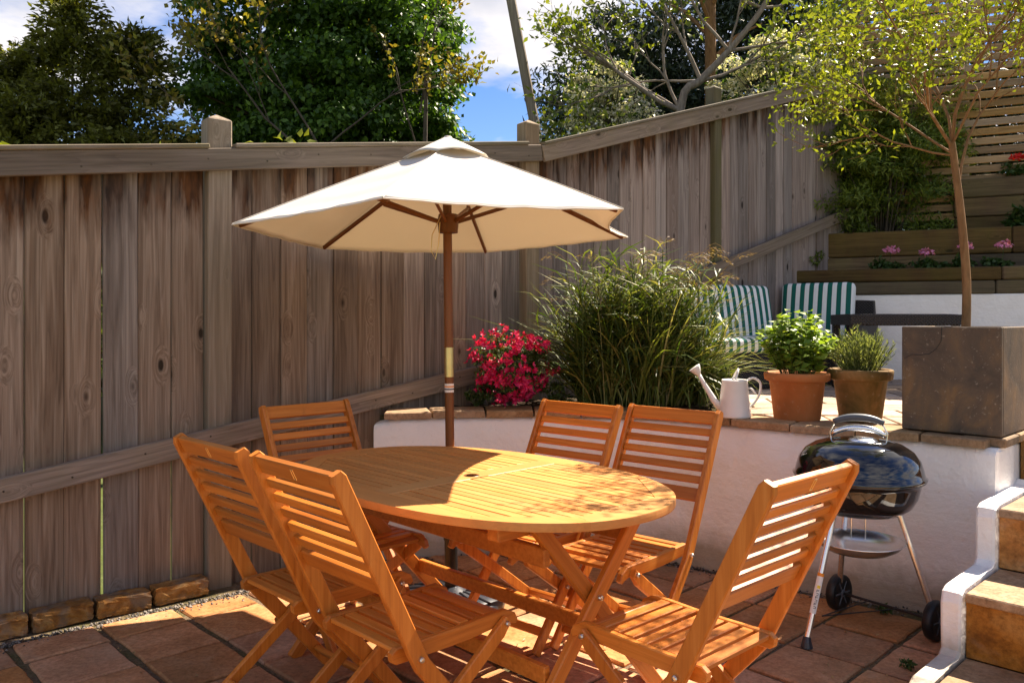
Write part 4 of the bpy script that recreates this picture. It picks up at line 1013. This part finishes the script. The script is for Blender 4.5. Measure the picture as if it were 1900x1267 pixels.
# ------------------------------------------------------------------ planting
def grow(p, d, L, r, depth, cfg, tubes, tips):
    """recursive limb: collects tube paths and twig points"""
    n = 4; pts = [Vector(p)]; dd = Vector(d).normalized()
    for i in range(n):
        j = Vector((R.gauss(0, 1), R.gauss(0, 1), R.gauss(0, 1)))*cfg['wob']; dd = (dd+j+Vector((0, 0, cfg['lift']))).normalized(); pts.append(pts[-1]+dd*L/n)
    re = r*cfg['taper']; tubes.append(tube(pts, [r+(re-r)*i/n for i in range(n+1)], 7 if r > .02 else 5 if r > .006 else 4, False))
    if depth <= cfg['leafdepth']:
        for i in range(1, n+1): tips.append((pts[i], (pts[i]-pts[i-1]).normalized()))
    if depth == 0: return
    for k in range(cfg['kids'](depth)):
        t = R.uniform(.35, 1.0) if k else 1.0; i = min(n-1, int(t*n)); q = pts[i].lerp(pts[i+1], t*n-i) if t < 1 else pts[n]
        s = Vector((R.gauss(0, 1), R.gauss(0, 1), R.gauss(0, 1))); s = (s-dd*s.dot(dd)).normalized()
        nd = (dd*cfg['fwd']+s*R.uniform(.45, 1.0)*cfg['spread']).normalized()
        grow(q, nd, L*cfg['len']*R.uniform(.75, 1.15), re*R.uniform(.7, .95), depth-1, cfg, tubes, tips)
def twig_leaves(tips, per, sig, ln, wd, up=.6, droop=.12):
    P = np.repeat(np.array([t[0] for t in tips]), per, 0); D = np.repeat(np.array([t[1] for t in tips]), per, 0); n = len(P)
    P = P+NR.normal(0, sig, (n, 3)); A = D*.5+rnd_dirs(n); Nn = rnd_dirs(n)+np.array([0, 0, up])
    return leaves(P, A, Nn, NR.uniform(ln*.6, ln*1.2, n), NR.uniform(wd*.65, wd*1.2, n), .16, droop)
def tree(name, label, base, tubes, leafparts, barkm, leafm, cat='tree', group=None, more=()):
    r = empty(name, base); tag(r, label, cat, group); o = -Vector(base)
    if tubes: link('trunk', mesh('trunk', *shift(join(*tubes), o), True), barkm, r)
    link('crown', catmesh('crown', [(v+np.array(o), t) for v, t in leafparts]), leafm, r)
    for nm, parts, mt in more: link(nm, catmesh(nm, [(v+np.array(o), t) for v, t in parts]), mt, r)
    return r
def clumps(centers, radii, per, ln, wd, out=None, flat=.75, up=.5, droop=.2, seed=None):
    """leaf clumps: leaves lie mostly on each clump's shell and face outwards"""
    n = len(centers)*per; C = np.repeat(np.asarray(centers), per, 0); rr = np.repeat(np.asarray(radii), per)[:, None]
    d = rnd_dirs(n); d[:, 2] = np.abs(d[:, 2])*.8+d[:, 2]*.2
    d = unit(d); P = C+d*rr*NR.uniform(.45, 1.05, (n, 1))*np.array([1, 1, flat])
    A = rnd_dirs(n)+d*.5-np.array([0, 0, droop]); Nn = d+rnd_dirs(n)*.55+np.array([0, 0, up])
    return leaves(P, A, Nn, NR.uniform(ln*.6, ln*1.25, n), NR.uniform(wd*.6, wd*1.2, n), .15, .12)
def shell(n, c, rad, lo=.72, hi=1.05, zmin=-9):
    d = rnd_dirs(n*3); P = np.array(c)+d*np.array(rad)*NR.uniform(lo, hi, (n*3, 1)); P = P[P[:, 2] > zmin]; return P[:n]

# slim tree in the slate planter
def planter_tree():
    b = Vector((2.115, 3.755, 1.24)); tubes, tips = [], []
    tr = [b, Vector((2.118, 3.755, 1.5)), Vector((2.090, 3.75, 1.80)), Vector((2.062, 3.748, 2.02)), Vector((2.044, 3.745, 2.14))]
    tubes.append(tube(catmull([tuple(p) for p in tr], 4), [.020-.0055*i/16 for i in range(17)], 10, False)); tubes.append(tube([b-Vector((0, 0, .03)), b+Vector((0, 0, .05))], [.026, .020], 10, False))
    cfg = dict(wob=.15, lift=.04, taper=.62, leafdepth=1, kids=lambda d: 4 if d > 1 else 4, fwd=1.0, spread=.72, len=.70)
    for d, L, r, dz in (((-.85, -.10, .62), .50, .0085, -.02), ((-.30, -.30, 1.0), .52, .0095, .0), ((.10, .25, 1.0), .50, .008, .0), ((-.62, .35, .85), .50, .0065, -.05), ((.42, -.35, .95), .50, .0065, -.01)):
        grow(tr[-1]+Vector((0, 0, dz)), d, L, r, 3, cfg, tubes, tips)
    grow(Vector((2.075, 3.748, 1.93)), (.42, -.05, .9), .55, .0075, 3, cfg, tubes, tips); grow(Vector((2.05, 3.748, 2.08)), (-.9, -.1, .22), .36, .006, 2, cfg, tubes, tips)
    tree('planter_tree', 'slim tan-trunked tree with airy light green crown in the slate planter', b, tubes, [twig_leaves(tips, 3, .032, .038, .017)], BARK, L_TREE)
planter_tree()
# crimson azalea
def azalea():
    b = Vector((-.005, 4.80, TERR)); r = empty('azalea_bush', b); tag(r, 'low azalea bush covered in crimson pink flowers beside the fence', 'flower bush')
    cs = shell(70, (0, 0, .20), (.205, .20, .225), .55, 1.0, .02)
    st = [tube([(0, 0, 0), tuple(np.array(c)*.55+np.array([0, 0, .03])), tuple(c)], [.005, .004, .002], 4, False) for c in cs[:40]]
    link('stems', mesh('stems', *join(*st)), BARKD, r)
    link('foliage', catmesh('foliage', [clumps(cs, NR.uniform(.04, .065, len(cs)), 42, .034, .014)]), L_AZ, r)
    fs_ = shell(150, (.01, -.01, .24), (.245, .23, .235), .70, 1.04, .05); fs_ = fs_[(fs_[:, 1] < .14)]; an_ = np.arctan2(fs_[:, 2]-.22, fs_[:, 0]); k_ = 1+.13*np.sin(an_*3+.6)+.08*np.sin(an_*7+2); fs_[:, 0] *= k_; fs_[:, 2] = .22+(fs_[:, 2]-.22)*k_
    P, A, Nn = [], [], []
    for c in fs_:
        o = unit((c-np.array([0, 0, .16]))[None])[0]
        for q in range(NR.randint(3, 6)):
            cc = c+NR.normal(0, .016, 3); ax_ = unit((o+NR.normal(0, .35, 3))[None])[0]; e1 = np.cross(ax_, [.3, .5, .8]); e1 /= np.linalg.norm(e1); e2 = np.cross(ax_, e1)
            for k in range(5):
                a = 2*math.pi*k/5+q; s = e1*math.cos(a)+e2*math.sin(a); P.append(cc); A.append(s+ax_*.55); Nn.append(ax_-s*.4)
    link('blossoms', catmesh('blossoms', [leaves(P, A, Nn, NR.uniform(.020, .030, len(P)), NR.uniform(.014, .021, len(P)), .12, -.1)]), PET_AZ, r)
azalea()
# ornamental grass
def grass_clump():
    b = Vector((.77, 4.90, TERR)); r = empty('ornamental_grass', b); tag(r, 'big arching clump of green ornamental grass behind the wall coping', 'grass clump')
    n = 1900; k = 6; a = NR.uniform(0, 2*math.pi, n); lean = NR.uniform(0, 1, n)**1.05; L = NR.uniform(.35, .85, n)*(1-.10*lean)
    cx, cy = np.clip(NR.normal(0, .18, n), -.34, .36), np.clip(NR.normal(0, .10, n), -.2, .3); out = np.stack([np.cos(a), np.sin(a)*.75], 1); w = NR.uniform(.004, .0085, n)
    out[:, 0] += cx*1.6; t = np.linspace(0, 1, k)[None, :]
    ang0 = .08+.45*lean[:, None]; bend = (.35+1.35*lean*NR.uniform(.4, 1.5, n))[:, None]
    th = ang0+bend*t**1.5; ds = L[:, None]/(k-1); hx = np.cumsum(np.sin(th)*ds, 1); hz = np.cumsum(np.cos(th)*ds, 1)
    hx -= hx[:, :1]; hz -= hz[:, :1]
    X = cx[:, None]+out[:, :1]*hx; Y = cy[:, None]+out[:, 1:]*hx; C = np.stack([X, Y, hz+.0], 2)
    side = np.stack([-out[:, 1], out[:, 0], NR.normal(0, .3, n)], 1); side = unit(side)
    wt = (np.array([.6, 1, 1, .85, .55, .05])[None, :]*w[:, None])[..., None]
    V = np.stack([C+side[:, None]*wt, C-side[:, None]*wt], 2).reshape(n*k*2, 3)
    tri = []
    for i in range(k-1): q = 2*i; tri += [[q, q+1, q+3], [q, q+3, q+2]]
    T = np.array(tri)[None]+(np.arange(n)*k*2)[:, None, None]
    V[:, 2] = np.maximum(V[:, 2], .01)
    link('blades', np_mesh('blades', V, T.reshape(-1, 3)), L_GRASS, r)
    st_, P, A, Nn = [], [], [], []
    for i in range(420):
        aa = R.uniform(0, 6.283); ln_ = R.random()**.8; o = Vector((math.cos(aa), math.sin(aa)*.7, 0)); hh = R.uniform(.45, .98)*(1-.30*ln_); p0 = Vector((max(-.36, min(.38, R.gauss(0, .19))), R.gauss(0, .10), 0))
        p1 = p0+o*ln_*.12+Vector((0, 0, hh*.55)); p2 = p0+o*ln_*.34+Vector((0, 0, hh)); pts = catmull([tuple(p0), tuple(p1), tuple(p2)], 4); st_.append(tube(pts, [.0028]*len(pts), 4, False))
        for q in range(11):
            t_ = .25+.75*q/10; c_ = pts[min(len(pts)-1, int(t_*(len(pts)-1)))]; ba = R.uniform(0, 6.283); P.append(c_); A.append((math.cos(ba), math.sin(ba), R.uniform(.3, 1.3))); Nn.append((R.gauss(0, .4)-math.cos(ba)*.5, R.gauss(0, .4)-math.sin(ba)*.5, 1))
    m_ = len(P); link('stem_leaves', catmesh('stem_leaves', [leaves(P, A, Nn, NR.uniform(.12, .27, m_), NR.uniform(.009, .017, m_), .15, .30)]), L_GRASS, r); link('stems', mesh('stems', *join(*st_)), L_GRASS, r)
    tb, P, A = [], [], []
    for i in range(46):
        aa = R.uniform(-.5, 1.3) if R.random() < .75 else R.uniform(0, 6.28); o = Vector((math.cos(aa), math.sin(aa)*.6, 0)); hh = R.uniform(.62, 1.02); rr = R.uniform(.10, .42)
        p0 = Vector((R.gauss(0, .15), R.gauss(0, .1), 0)); p2 = p0+o*rr+Vector((0, 0, hh)); p1 = p0+o*rr*.35+Vector((0, 0, hh*.6)); p3 = p2+o*.12+Vector((0, 0, R.uniform(-.07, .03)))
        pts = catmull([tuple(p0), tuple(p1), tuple(p2), tuple(p3)], 4); tb.append(tube(pts, .0016, 4, False))
        for q in range(26): t_ = R.random(); P.append(p2.lerp(p3, t_)+Vector((R.gauss(0, .005), R.gauss(0, .005), R.gauss(0, .005)))); A.append((p3-p2).normalized()+Vector((R.gauss(0, .35), R.gauss(0, .35), R.gauss(0, .35))))
    link('stalks', mesh('stalks', *join(*tb)), L_SEED, r); link('seed_heads', catmesh('seed_heads', [leaves(P, A, rnd_dirs(len(P)), .024, .003, .1)]), L_SEED, r)
grass_clump()
# low leafy plants in the bed
def low_plant(label, b, rad, h, per, ln, wd, mat, n=16, cat='plant', group=None):
    r = empty('leafy_plant', b); tag(r, label, cat, group); cs = shell(n, (0, 0, h*.5), (rad, rad, h*.5), .4, 1.0, .01)
    link('stems', mesh('stems', *join(*[tube([(0, 0, 0), tuple(c)], .0022, 4, False) for c in cs])), L_AZ, r)
    link('foliage', catmesh('foliage', [clumps(cs, NR.uniform(rad*.25, rad*.45, n), per, ln, wd)]), mat, r); return r
low_plant('low leafy plant between the grass clump and the watering can', Vector((1.22, 4.75, TERR)), .15, .20, 30, .06, .022, L_GRASS)
low_plant('small dark plant in the bed left of the crimson azalea', Vector((-.22, 4.80, TERR)), .07, .09, 24, .03, .014, L_AZ, 8)
low_plant('dark leafy plant at the foot of the azalea and grass', Vector((.26, 4.83, TERR)), .10, .14, 26, .035, .016, L_AZ, 12)
low_plant('small green plant in the corner of fence and sleepers', back(BK0, .18, 1.735, .30), .12, .28, 26, .045, .018, L_BUSH)
# tall shrub in the upper bed
def tall_bush():
    b = back(BK0, .78, 2.09, .98); r = empty('tall_shrub', b); tag(r, 'tall dark bamboo-like shrub in the corner before the slatted screen', 'shrub')
    cs = shell(290, (-.16, -.12, .88), (.92, .55, 1.08), .30, 1.05, .06)
    link('stems', mesh('stems', *join(*[tube([(c[0]*.25, c[1]*.25, 0), (c[0]*.6, c[1]*.6, c[2]*.6), tuple(c)], [.007, .005, .002], 4, False) for c in cs[:60]])), BARKD, r)
    lo = cs[cs[:, 2] < 1.10]; hi = cs[cs[:, 2] >= 1.0]
    link('foliage', catmesh('foliage', [clumps(lo, NR.uniform(.12, .20, len(lo)), 190, .066, .016, flat=1.0, up=.2, droop=.5)]), L_BUSH, r)
    link('young_growth', catmesh('young_growth', [clumps(hi, NR.uniform(.08, .13, len(hi)), 110, .055, .016, up=.4)]), L_BUSHY, r)
tall_bush()
def geranium(label, s, n, z, mat, h=.16, group='pink geraniums on the sleeper bed'):
    b = back(BK0, s, z, n); r = empty('geranium', b); tag(r, label, 'flower', group); cs = shell(9, (0, 0, .06), (.13, .10, .06), .3, 1.0, .01)
    link('foliage', catmesh('foliage', [clumps(cs, np.full(9, .045), 24, .040, .036)]), L_GER, r)
    tp_ = Vector((R.uniform(-.02, .02), -.04, h)); link('stem', mesh('stem', *tube([(0, 0, 0), tuple(tp_*.5), tuple(tp_)], .003, 5)), L_GER, r)
    d = rnd_dirs(70); d[:, 2] = np.abs(d[:, 2]); P = np.array(tp_)+d*np.array([.055, .055, .034]); link('flower_head', catmesh('flower_head', [leaves(P, rnd_dirs(70), d, .032, .026, .1)]), mat, r)
def s_of(u, n): o = BK0+BKN*n; q = (u-950)/F; return (q*o.y-o.x)/(BKD.x-q*BKD.y)
for u, lab, h in ((1648, 'pink geranium on the sleeper bed, leftmost of four', .19), (1717, 'pink geranium on the sleeper bed, second from left', .16), (1786, 'pink geranium on the sleeper bed behind the slim trunk', .20), (1857, 'pink geranium on the sleeper bed, rightmost of four', .21)):
    geranium(lab, s_of(u, .30), .30, 1.735, PET_PK, h)
geranium('red geranium on the high sleepers at the right edge', s_of(1885, .98), 1.00, 2.64, PET_R, .16, 'red geranium')
low_plant('broad green plant on the middle sleeper tier at the right', back(BK0, s_of(1893, .75), 2.09, .70), .13, .22, 30, .06, .035, L_GER)

# ------------------------------------------------------------------ trees and poles beyond the fences
def gz(x, y): return ground_z(x, y)
def dense(name, label, x, y, rad, zc, ncl, crad, per, ln, wd, leafm, barkm, trunk=.12, lo=.62, up=.4, droop=.25, zmin=None, top=None, extra=None):
    b = Vector((x, y, gz(x, y))); c = (x, y, zc); cs = shell(ncl, c, rad, lo, 1.06, b.z+.9 if zmin is None else zmin)
    if top is not None:                             # taper towards the top
        f = np.clip(1-(cs[:, 2]-(zc-rad[2]))/(2*rad[2]), 0, 1)**top*1.35+.10; f = np.minimum(f, 1); cs[:, 0] = x+(cs[:, 0]-x)*f; cs[:, 1] = y+(cs[:, 1]-y)*f
    tb = [tube([b-Vector((0, 0, .1)), Vector((x+.05, y, (b.z+zc)/2)), Vector((x, y, zc+rad[2]*.7))], [trunk, trunk*.8, trunk*.25], 9, False)]
    for q in cs[::max(1, len(cs)//60)]:
        h = min(max(b.z+.6, q[2]-.5), zc+rad[2]*.6); tb.append(tube([(x, y, h), ((x+q[0])/2, (y+q[1])/2, (h+q[2])/2+.08), tuple(q)], [trunk*.22, trunk*.14, trunk*.05], 4, False))
    lp = [clumps(cs, NR.uniform(crad*.7, crad*1.3, len(cs)), per, ln, wd, flat=.8, up=up, droop=droop)]
    inner = shell(ncl//3, c, tuple(q*.62 for q in rad), .2, 1.0, b.z+.6 if zmin is None else zmin)
    if top is not None:
        f = np.clip(1-(inner[:, 2]-(zc-rad[2]))/(2*rad[2]), 0, 1)**top*1.2+.05; f = np.minimum(f, 1); inner[:, 0] = x+(inner[:, 0]-x)*f; inner[:, 1] = y+(inner[:, 1]-y)*f
    lp.append(clumps(inner, np.full(len(inner), crad*1.5), max(20, per//3), ln*1.5, wd*1.6))
    if extra is not None: lp += extra
    return tree(name, label, b, tb, lp, barkm, leafm)
# bronze conifer, three leaders
def conifer():
    x, y = -4.98, 9.0; b = Vector((x, y, gz(x, y))); lp, tb = [], []
    for px_, py_, zt, rr in ((-.62, .1, 4.35, 1.0), (.08, 0, 4.85, .95), (.65, .2, 4.55, .85), (-1.35, .3, 3.4, .95), (1.05, .2, 2.9, .6), (-.2, -.5, 3.6, 1.0), (.75, -.4, 3.3, .9)):
        tb.append(tube([b, b+Vector((px_*.6, py_*.6, 1.2)), Vector((x+px_, y+py_, zt))], [.06, .035, .006], 6, False)); n = 300
        z = NR.uniform(.30, 1.0, n)**.9; a = NR.uniform(0, 6.28, n); rad = rr*(1-z)**.62*1.05*NR.uniform(.45, 1.05, n)+.04
        C = np.stack([x+px_+np.cos(a)*rad, y+py_+np.sin(a)*rad, b.z+(zt-b.z)*z], 1)
        m = 52; Cc = np.repeat(C, m, 0); o = np.repeat(np.stack([np.cos(a), np.sin(a), np.full(n, .25)], 1), m, 0); t = NR.uniform(-.16, .20, (n*m, 1))
        P = Cc+unit(o)*t+NR.normal(0, .035, (n*m, 3)); lp.append(leaves(P, o+rnd_dirs(n*m)*.8-np.array([0, 0, .1]), rnd_dirs(n*m)+np.array([0, 0, .5]), NR.uniform(.05, .11, n*m), NR.uniform(.024, .044, n*m), .1, .2))
    tree('bronze_conifer', 'feathery bronze green conifer above the fence at the far left', b, tb, lp, BARKD, L_CON)
conifer()
dense('ivy_tree', 'big dense dark green tree behind the fence, left of the parasol top', -2.40, 10.4, (1.62, 1.5, 3.3), 4.0, 620, .30, 210, .078, .060, L_IVY, BARKD, .2, .70, .4, .45, zmin=1.2)
def sparse(name, label, base, first, cfg, depth, per, sig, ln, wd, leafm, barkm, more=None, trunkpts=None):
    tb, tips = [], []
    if trunkpts: tb.append(tube(catmull(trunkpts[0], 4), np.linspace(trunkpts[1], trunkpts[2], (len(trunkpts[0])-1)*4+1).tolist(), 9, False))
    for p, d, L, r in first: grow(Vector(p), d, L, r, depth, cfg, tb, tips)
    mo = more(tips) if more else ()
    return tree(name, label, base, tb, [twig_leaves(tips, per, sig, ln, wd)], barkm, leafm, more=mo)
cf = dict(wob=.10, lift=.03, taper=.6, leafdepth=1, kids=lambda d: 4 if d > 1 else 3, fwd=1.1, spread=.6, len=.62)
bx_, by_ = -2.0, 8.4; g0 = gz(bx_, by_)
sparse('young_maple', 'nearly bare maple with small yellow bronze leaves before the dense tree', (bx_, by_, g0),
    [((bx_-.1, by_, 3.0), (-1.0, .0, .95), 1.35, .016), ((bx_, by_, 3.1), (-.55, -.1, 1.2), 1.3, .014), ((bx_-.1, by_, 2.7), (-1.2, .1, .42), 1.15, .013), ((bx_+.05, by_, 3.1), (.85, .0, .7), 1.0, .012)],
    dict(cf, kids=lambda d: 3), 3, 2, .05, .085, .05, L_MAP, BARKD, trunkpts=([(bx_, by_, g0-.1), (bx_+.03, by_, 1.5), (bx_, by_, 3.1)], .06, .03))
sparse('slender_maple', 'slender bare-branched sapling rising beside the parasol top', (-.95, 8.9, gz(-.95, 8.9)),
    [((-1.02, 8.9, 3.6), (.45, 0, 1.0), .8, .014), ((-1.05, 8.9, 3.8), (.15, -.1, 1.2), .8, .013), ((-1.05, 8.9, 3.2), (-.35, -.1, 1.0), .8, .012)],
    dict(cf, kids=lambda d: 2), 3, 1, .03, .075, .045, L_MAP, BARKD, trunkpts=([(-.95, 8.9, gz(-.95, 8.9)-.1), (-.97, 8.9, 2.2), (-.95, 8.9, 3.95)], .045, .02))
def blossom(per, sig, sz):
    def f(tips):
        P = np.repeat(np.array([t[0] for t in tips]), per, 0)+NR.normal(0, sig, (len(tips)*per, 3)); n = len(P); return (('blossom', [leaves(P, rnd_dirs(n), rnd_dirs(n), sz, sz*.85, .15)], PET_W),)
    return f
cc = (.30, 7.7); gc = gz(*cc)
sparse('cherry_shrub', 'small cherry with pale blossom and bronze leaves behind the corner post', (*cc, gc),
    [((cc[0]+dx, cc[1], 2.25), d, L, .012) for dx, d, L in ((-.1, (-.75, 0, .55), .55), (0, (-.2, -.1, 1), .50), (.1, (.5, 0, .9), .6), (0, (-.95, .2, .25), .55), (.1, (.9, -.1, .45), .60), (0, (.2, .4, .9), .5))],
    dict(cf, kids=lambda d: 4), 2, 5, .05, .075, .036, L_FRU, BARKD, blossom(3, .05, .035), ([(*cc, gc-.1), (cc[0]+.02, cc[1], 1.4), (cc[0], cc[1], 2.35)], .04, .022))
low_plant('reddish young shrub tips behind the parasol top and corner post', Vector((-.25, 7.35, gz(-.25, 7.35))), .50, 2.95, 26, .07, .028, L_MAP, 60, 'shrub')
pole = empty('leaning_pole', (.72, 8.6, gz(.72, 8.6))); tag(pole, 'leaning wooden pole beyond the fence above the corner post', 'pole')
zb = gz(.72, 8.6); q0 = px(992, 230, Y=8.6); q1 = px(948, 0, Y=8.6); dq = (q1-q0)/(q1.z-q0.z)
pole.location = q0+dq*(zb-q0.z); link('shaft', mesh('shaft', *tube([Vector((0, 0, -.1)), dq*3.0, dq*(6.2-zb)], [.062, .056, .048], 12)), POL, pole); link('cap', mesh('cap', *tube([dq*(6.2-zb), dq*(6.25-zb)], [.056, .03], 12)), POL, pole)
dense('dark_conifer', 'dark conifer beyond the climbing fence, left of the blossom', 1.62, 10.4, (1.30, 1.0, 2.2), 3.3, 420, .27, 90, .12, .034, L_DCON, BARKD, .14, .45, .1, .5, zmin=1.6, top=.30)
dense('broad_conifer', 'broad dark evergreen behind the white blossom and upright trunk', 3.65, 11.2, (1.55, 1.1, 3.1), 4.4, 380, .32, 80, .13, .040, L_DCON, BARKD, .18, .55, .1, .4, zmin=1.8)
fx, fy = 2.62, 8.35; gf = gz(fx, fy)
def fruit_tree():
    q = [px(1262, 205, Y=8.3), px(1300, 150, Y=8.3), px(1352, 95, Y=8.3), px(1415, 15, Y=8.3), px(1450, -60, Y=8.3)]; b = Vector((q[0].x-.12, 8.3, gz(q[0].x, 8.3))); tb, tips = [], []
    tb.append(tube(catmull([tuple(b-Vector((0, 0, .1))), (b.x, 8.3, 1.6), tuple(q[0]), tuple(q[1]), tuple(q[2]), tuple(q[3]), tuple(q[4])], 4), np.linspace(.055, .022, 25).tolist(), 10, False))
    c = dict(cf, wob=.14, kids=lambda d: 4 if d > 1 else 3, spread=.75)
    for p, d, L, r in ((q[0], (-1, 0, .55), .95, .028), (q[0], (-.75, -.1, .22), .85, .018), (q[1], (-.55, -.1, 1), .9, .022), (q[1], (.95, 0, .35), .9, .020), (q[2], (-.75, 0, .8), .85, .020), (q[2], (.9, -.1, .2), .85, .018), (q[3], (-.8, 0, .5), .8, .018), (q[3], (.9, .1, .1), .8, .016), (q[0], (-.3, -.2, 1), .8, .02), (q[1], (-1, .1, .1), .9, .015), (q[2], (.4, -.1, .9), .6, .014)):
        grow(p, d, L, r, 3, c, tb, tips)
    k = tips[::3]
    tree('fruit_tree', 'spreading fruit tree with thick pale limb and fresh leaves over the climbing fence', b, tb, [twig_leaves(k, 3, .06, .085, .05)], BARKG, L_FRU)
fruit_tree()
def white_blossom(label, x, y, rad, zc, n, per):
    b = Vector((x, y, gz(x, y))); cs = shell(n, (x, y, zc), rad, .35, 1.05, b.z+.8)
    tb = [tube([b, (x, y, zc-.3), (x, y, zc+.3)], [.06, .04, .01], 6, False)]+[tube([(x, y, zc-.5), tuple(q)], [.012, .004], 4, False) for q in cs]
    tree('blossom_tree', label, b, tb, [clumps(cs, np.full(n, .17), 26, .06, .025)], BARKD, L_IVY, group='white blossom trees beyond the climbing fence', more=(('blossom', [clumps(cs, NR.uniform(.10, .17, n), per, .042, .036)], PET_W),))
white_blossom('white blossom spilling down between the dark conifer and fruit tree', 1.05, 8.9, (.50, .4, .75), 3.55, 75, 80)
white_blossom('white blossom clusters above the fence left of the small tree', 2.95, 8.75, (.70, .4, .60), 3.85, 80, 85)
up_ = Vector((2.30, 9.35, gz(2.3, 9.35))); ut = empty('upright_trunk', up_); tag(ut, 'straight bare upright trunk behind the fruit tree branches', 'tree trunk')
link('trunk', mesh('trunk', *tube([(0, 0, -.1), (.01, 0, 2.5), (0, 0, 5.2)], [.085, .075, .06], 12)), BARK, ut)
for k in range(5): a = k*1.3; link('branch', mesh('branch', *tube([(0, 0, 4.3+k*.15), (.3*math.cos(a), .3*math.sin(a), 4.6+k*.17), (.6*math.cos(a), .6*math.sin(a), 4.75+k*.2)], [.03, .02, .008], 6)), BARK, ut)
dense('hedge_tree', 'dark hedge seen through the gaps of the slatted screen', 4.75, 8.9, (1.7, .55, 1.9), 3.1, 260, .34, 70, .10, .05, L_DCON, BARKD, .1, .3, .3, .3, zmin=.9)
def hedge_row():
    for i, (x, y) in enumerate(((-4.3, 6.9), (-2.9, 7.6), (-1.35, 8.0))):
        dense('garden_hedge', ['green hedge glimpsed through the fence gaps at the far left', 'green hedge glimpsed through the fence gaps left of the parasol', 'green hedge glimpsed behind the parasol canopy'][i], x, y, (.95, .55, .75), 1.05, 90, .28, 60, .10, .06, L_BUSH, BARKD, .05, .4, zmin=.15)
hedge_row()
# shoots that poke over the fence top
def sprig(u, v, label, mat, n=7):
    p = px(u, v, Y=1); t = t_of(u, FO+FN*.12, FD); b = FO+FN*.12+FD*t; z = EYE-(v-V0)*b.y/F; r = empty('climbing_shoot', Vector((b.x, b.y, z-.25))); tag(r, label, 'climbing plant', 'shoots over the fence top')
    link('stem', mesh('stem', *tube([(0, 0, -1.2), (.01, 0, 0), (.03, 0, .22)], .004, 5)), L_AZ, r)
    P = np.array([[NR.normal(0, .045), NR.normal(0, .02), .20+NR.uniform(-.02, .07)] for _ in range(n)]); link('leaves', catmesh('leaves', [leaves(P, rnd_dirs(n)*[1, .5, .4]+np.array([0, 0, .2]), rnd_dirs(n)+np.array([0, -.6, .4]), .055, .040, .15, .2)]), mat, r)
for u, v, lab in ((498, 262, 'yellow green shoot on the fence top, left of the parasol top'), (537, 258, 'yellow green shoot curling over the fence top nearest the parasol'), (264, 268, 'yellow green shoot on the fence top left of the post'), (8, 270, 'yellow green shoot on the fence top at the left edge')): sprig(u, v, lab, L_BUSHY)
# weeds in the paving joints
for x, y, lab in ((1.50, 3.05, 'small weed in the paving joint in front of the barbecue'), (1.68, 3.62, 'small weed at the wall foot behind the barbecue')):
    low_plant(lab, Vector((x, y, -.012)), .035, .05, 12, .022, .010, L_GER, 6, 'weed')

# fallen leaves and petals on the paving
def litter():
    P = []
    while len(P) < 330:
        x, y = NR.uniform(-2.2, 1.9), NR.uniform(1.6, 4.45)
        if (Vector((x, y, 0))-FO).dot(FN) < -.2 and (Vector((x, y, 0))-Vector((1.293, 3.985, 0))).dot(Vector((.642, .767, 0))) < -.05 and (Vector((x, y, 0))-ST0).dot(JD) < -.05: P.append((x, y, .006))
    n = len(P); A = rnd_dirs(n)*np.array([1, 1, .15]); N_ = rnd_dirs(n)*.35+np.array([0, 0, 1]); tag(link('leaf_litter', catmesh('leaf_litter', [leaves(P, A, N_, NR.uniform(.008, .026, n), NR.uniform(.005, .013, n), .2, .1)]), L_SEED), 'dry leaf litter scattered over the terracotta paving', 'leaf litter', kind='stuff')
litter()
# nail heads where rails cross boards
nail = mesh('nail', *lathe([(0, .0022), (.0042, .0018), (.0048, 0)], 8)); nail.materials.append(BARKD)
for t in [-.9+.148*i*2 for i in range(14)]:
    for zf, dz in ((lambda q: 2.046+SL1*q-.075, R.uniform(-.02, .02)), (lambda q: .603+SL1*q, R.uniform(-.02, .02))):
        link('nail', nail, None, fence1, mw=frame((t+R.uniform(-.03, .03), -.0755 if zf(0) > 1 else -.0785, zf(t)+dz), (1, 0, 0), (0, 0, 1)))
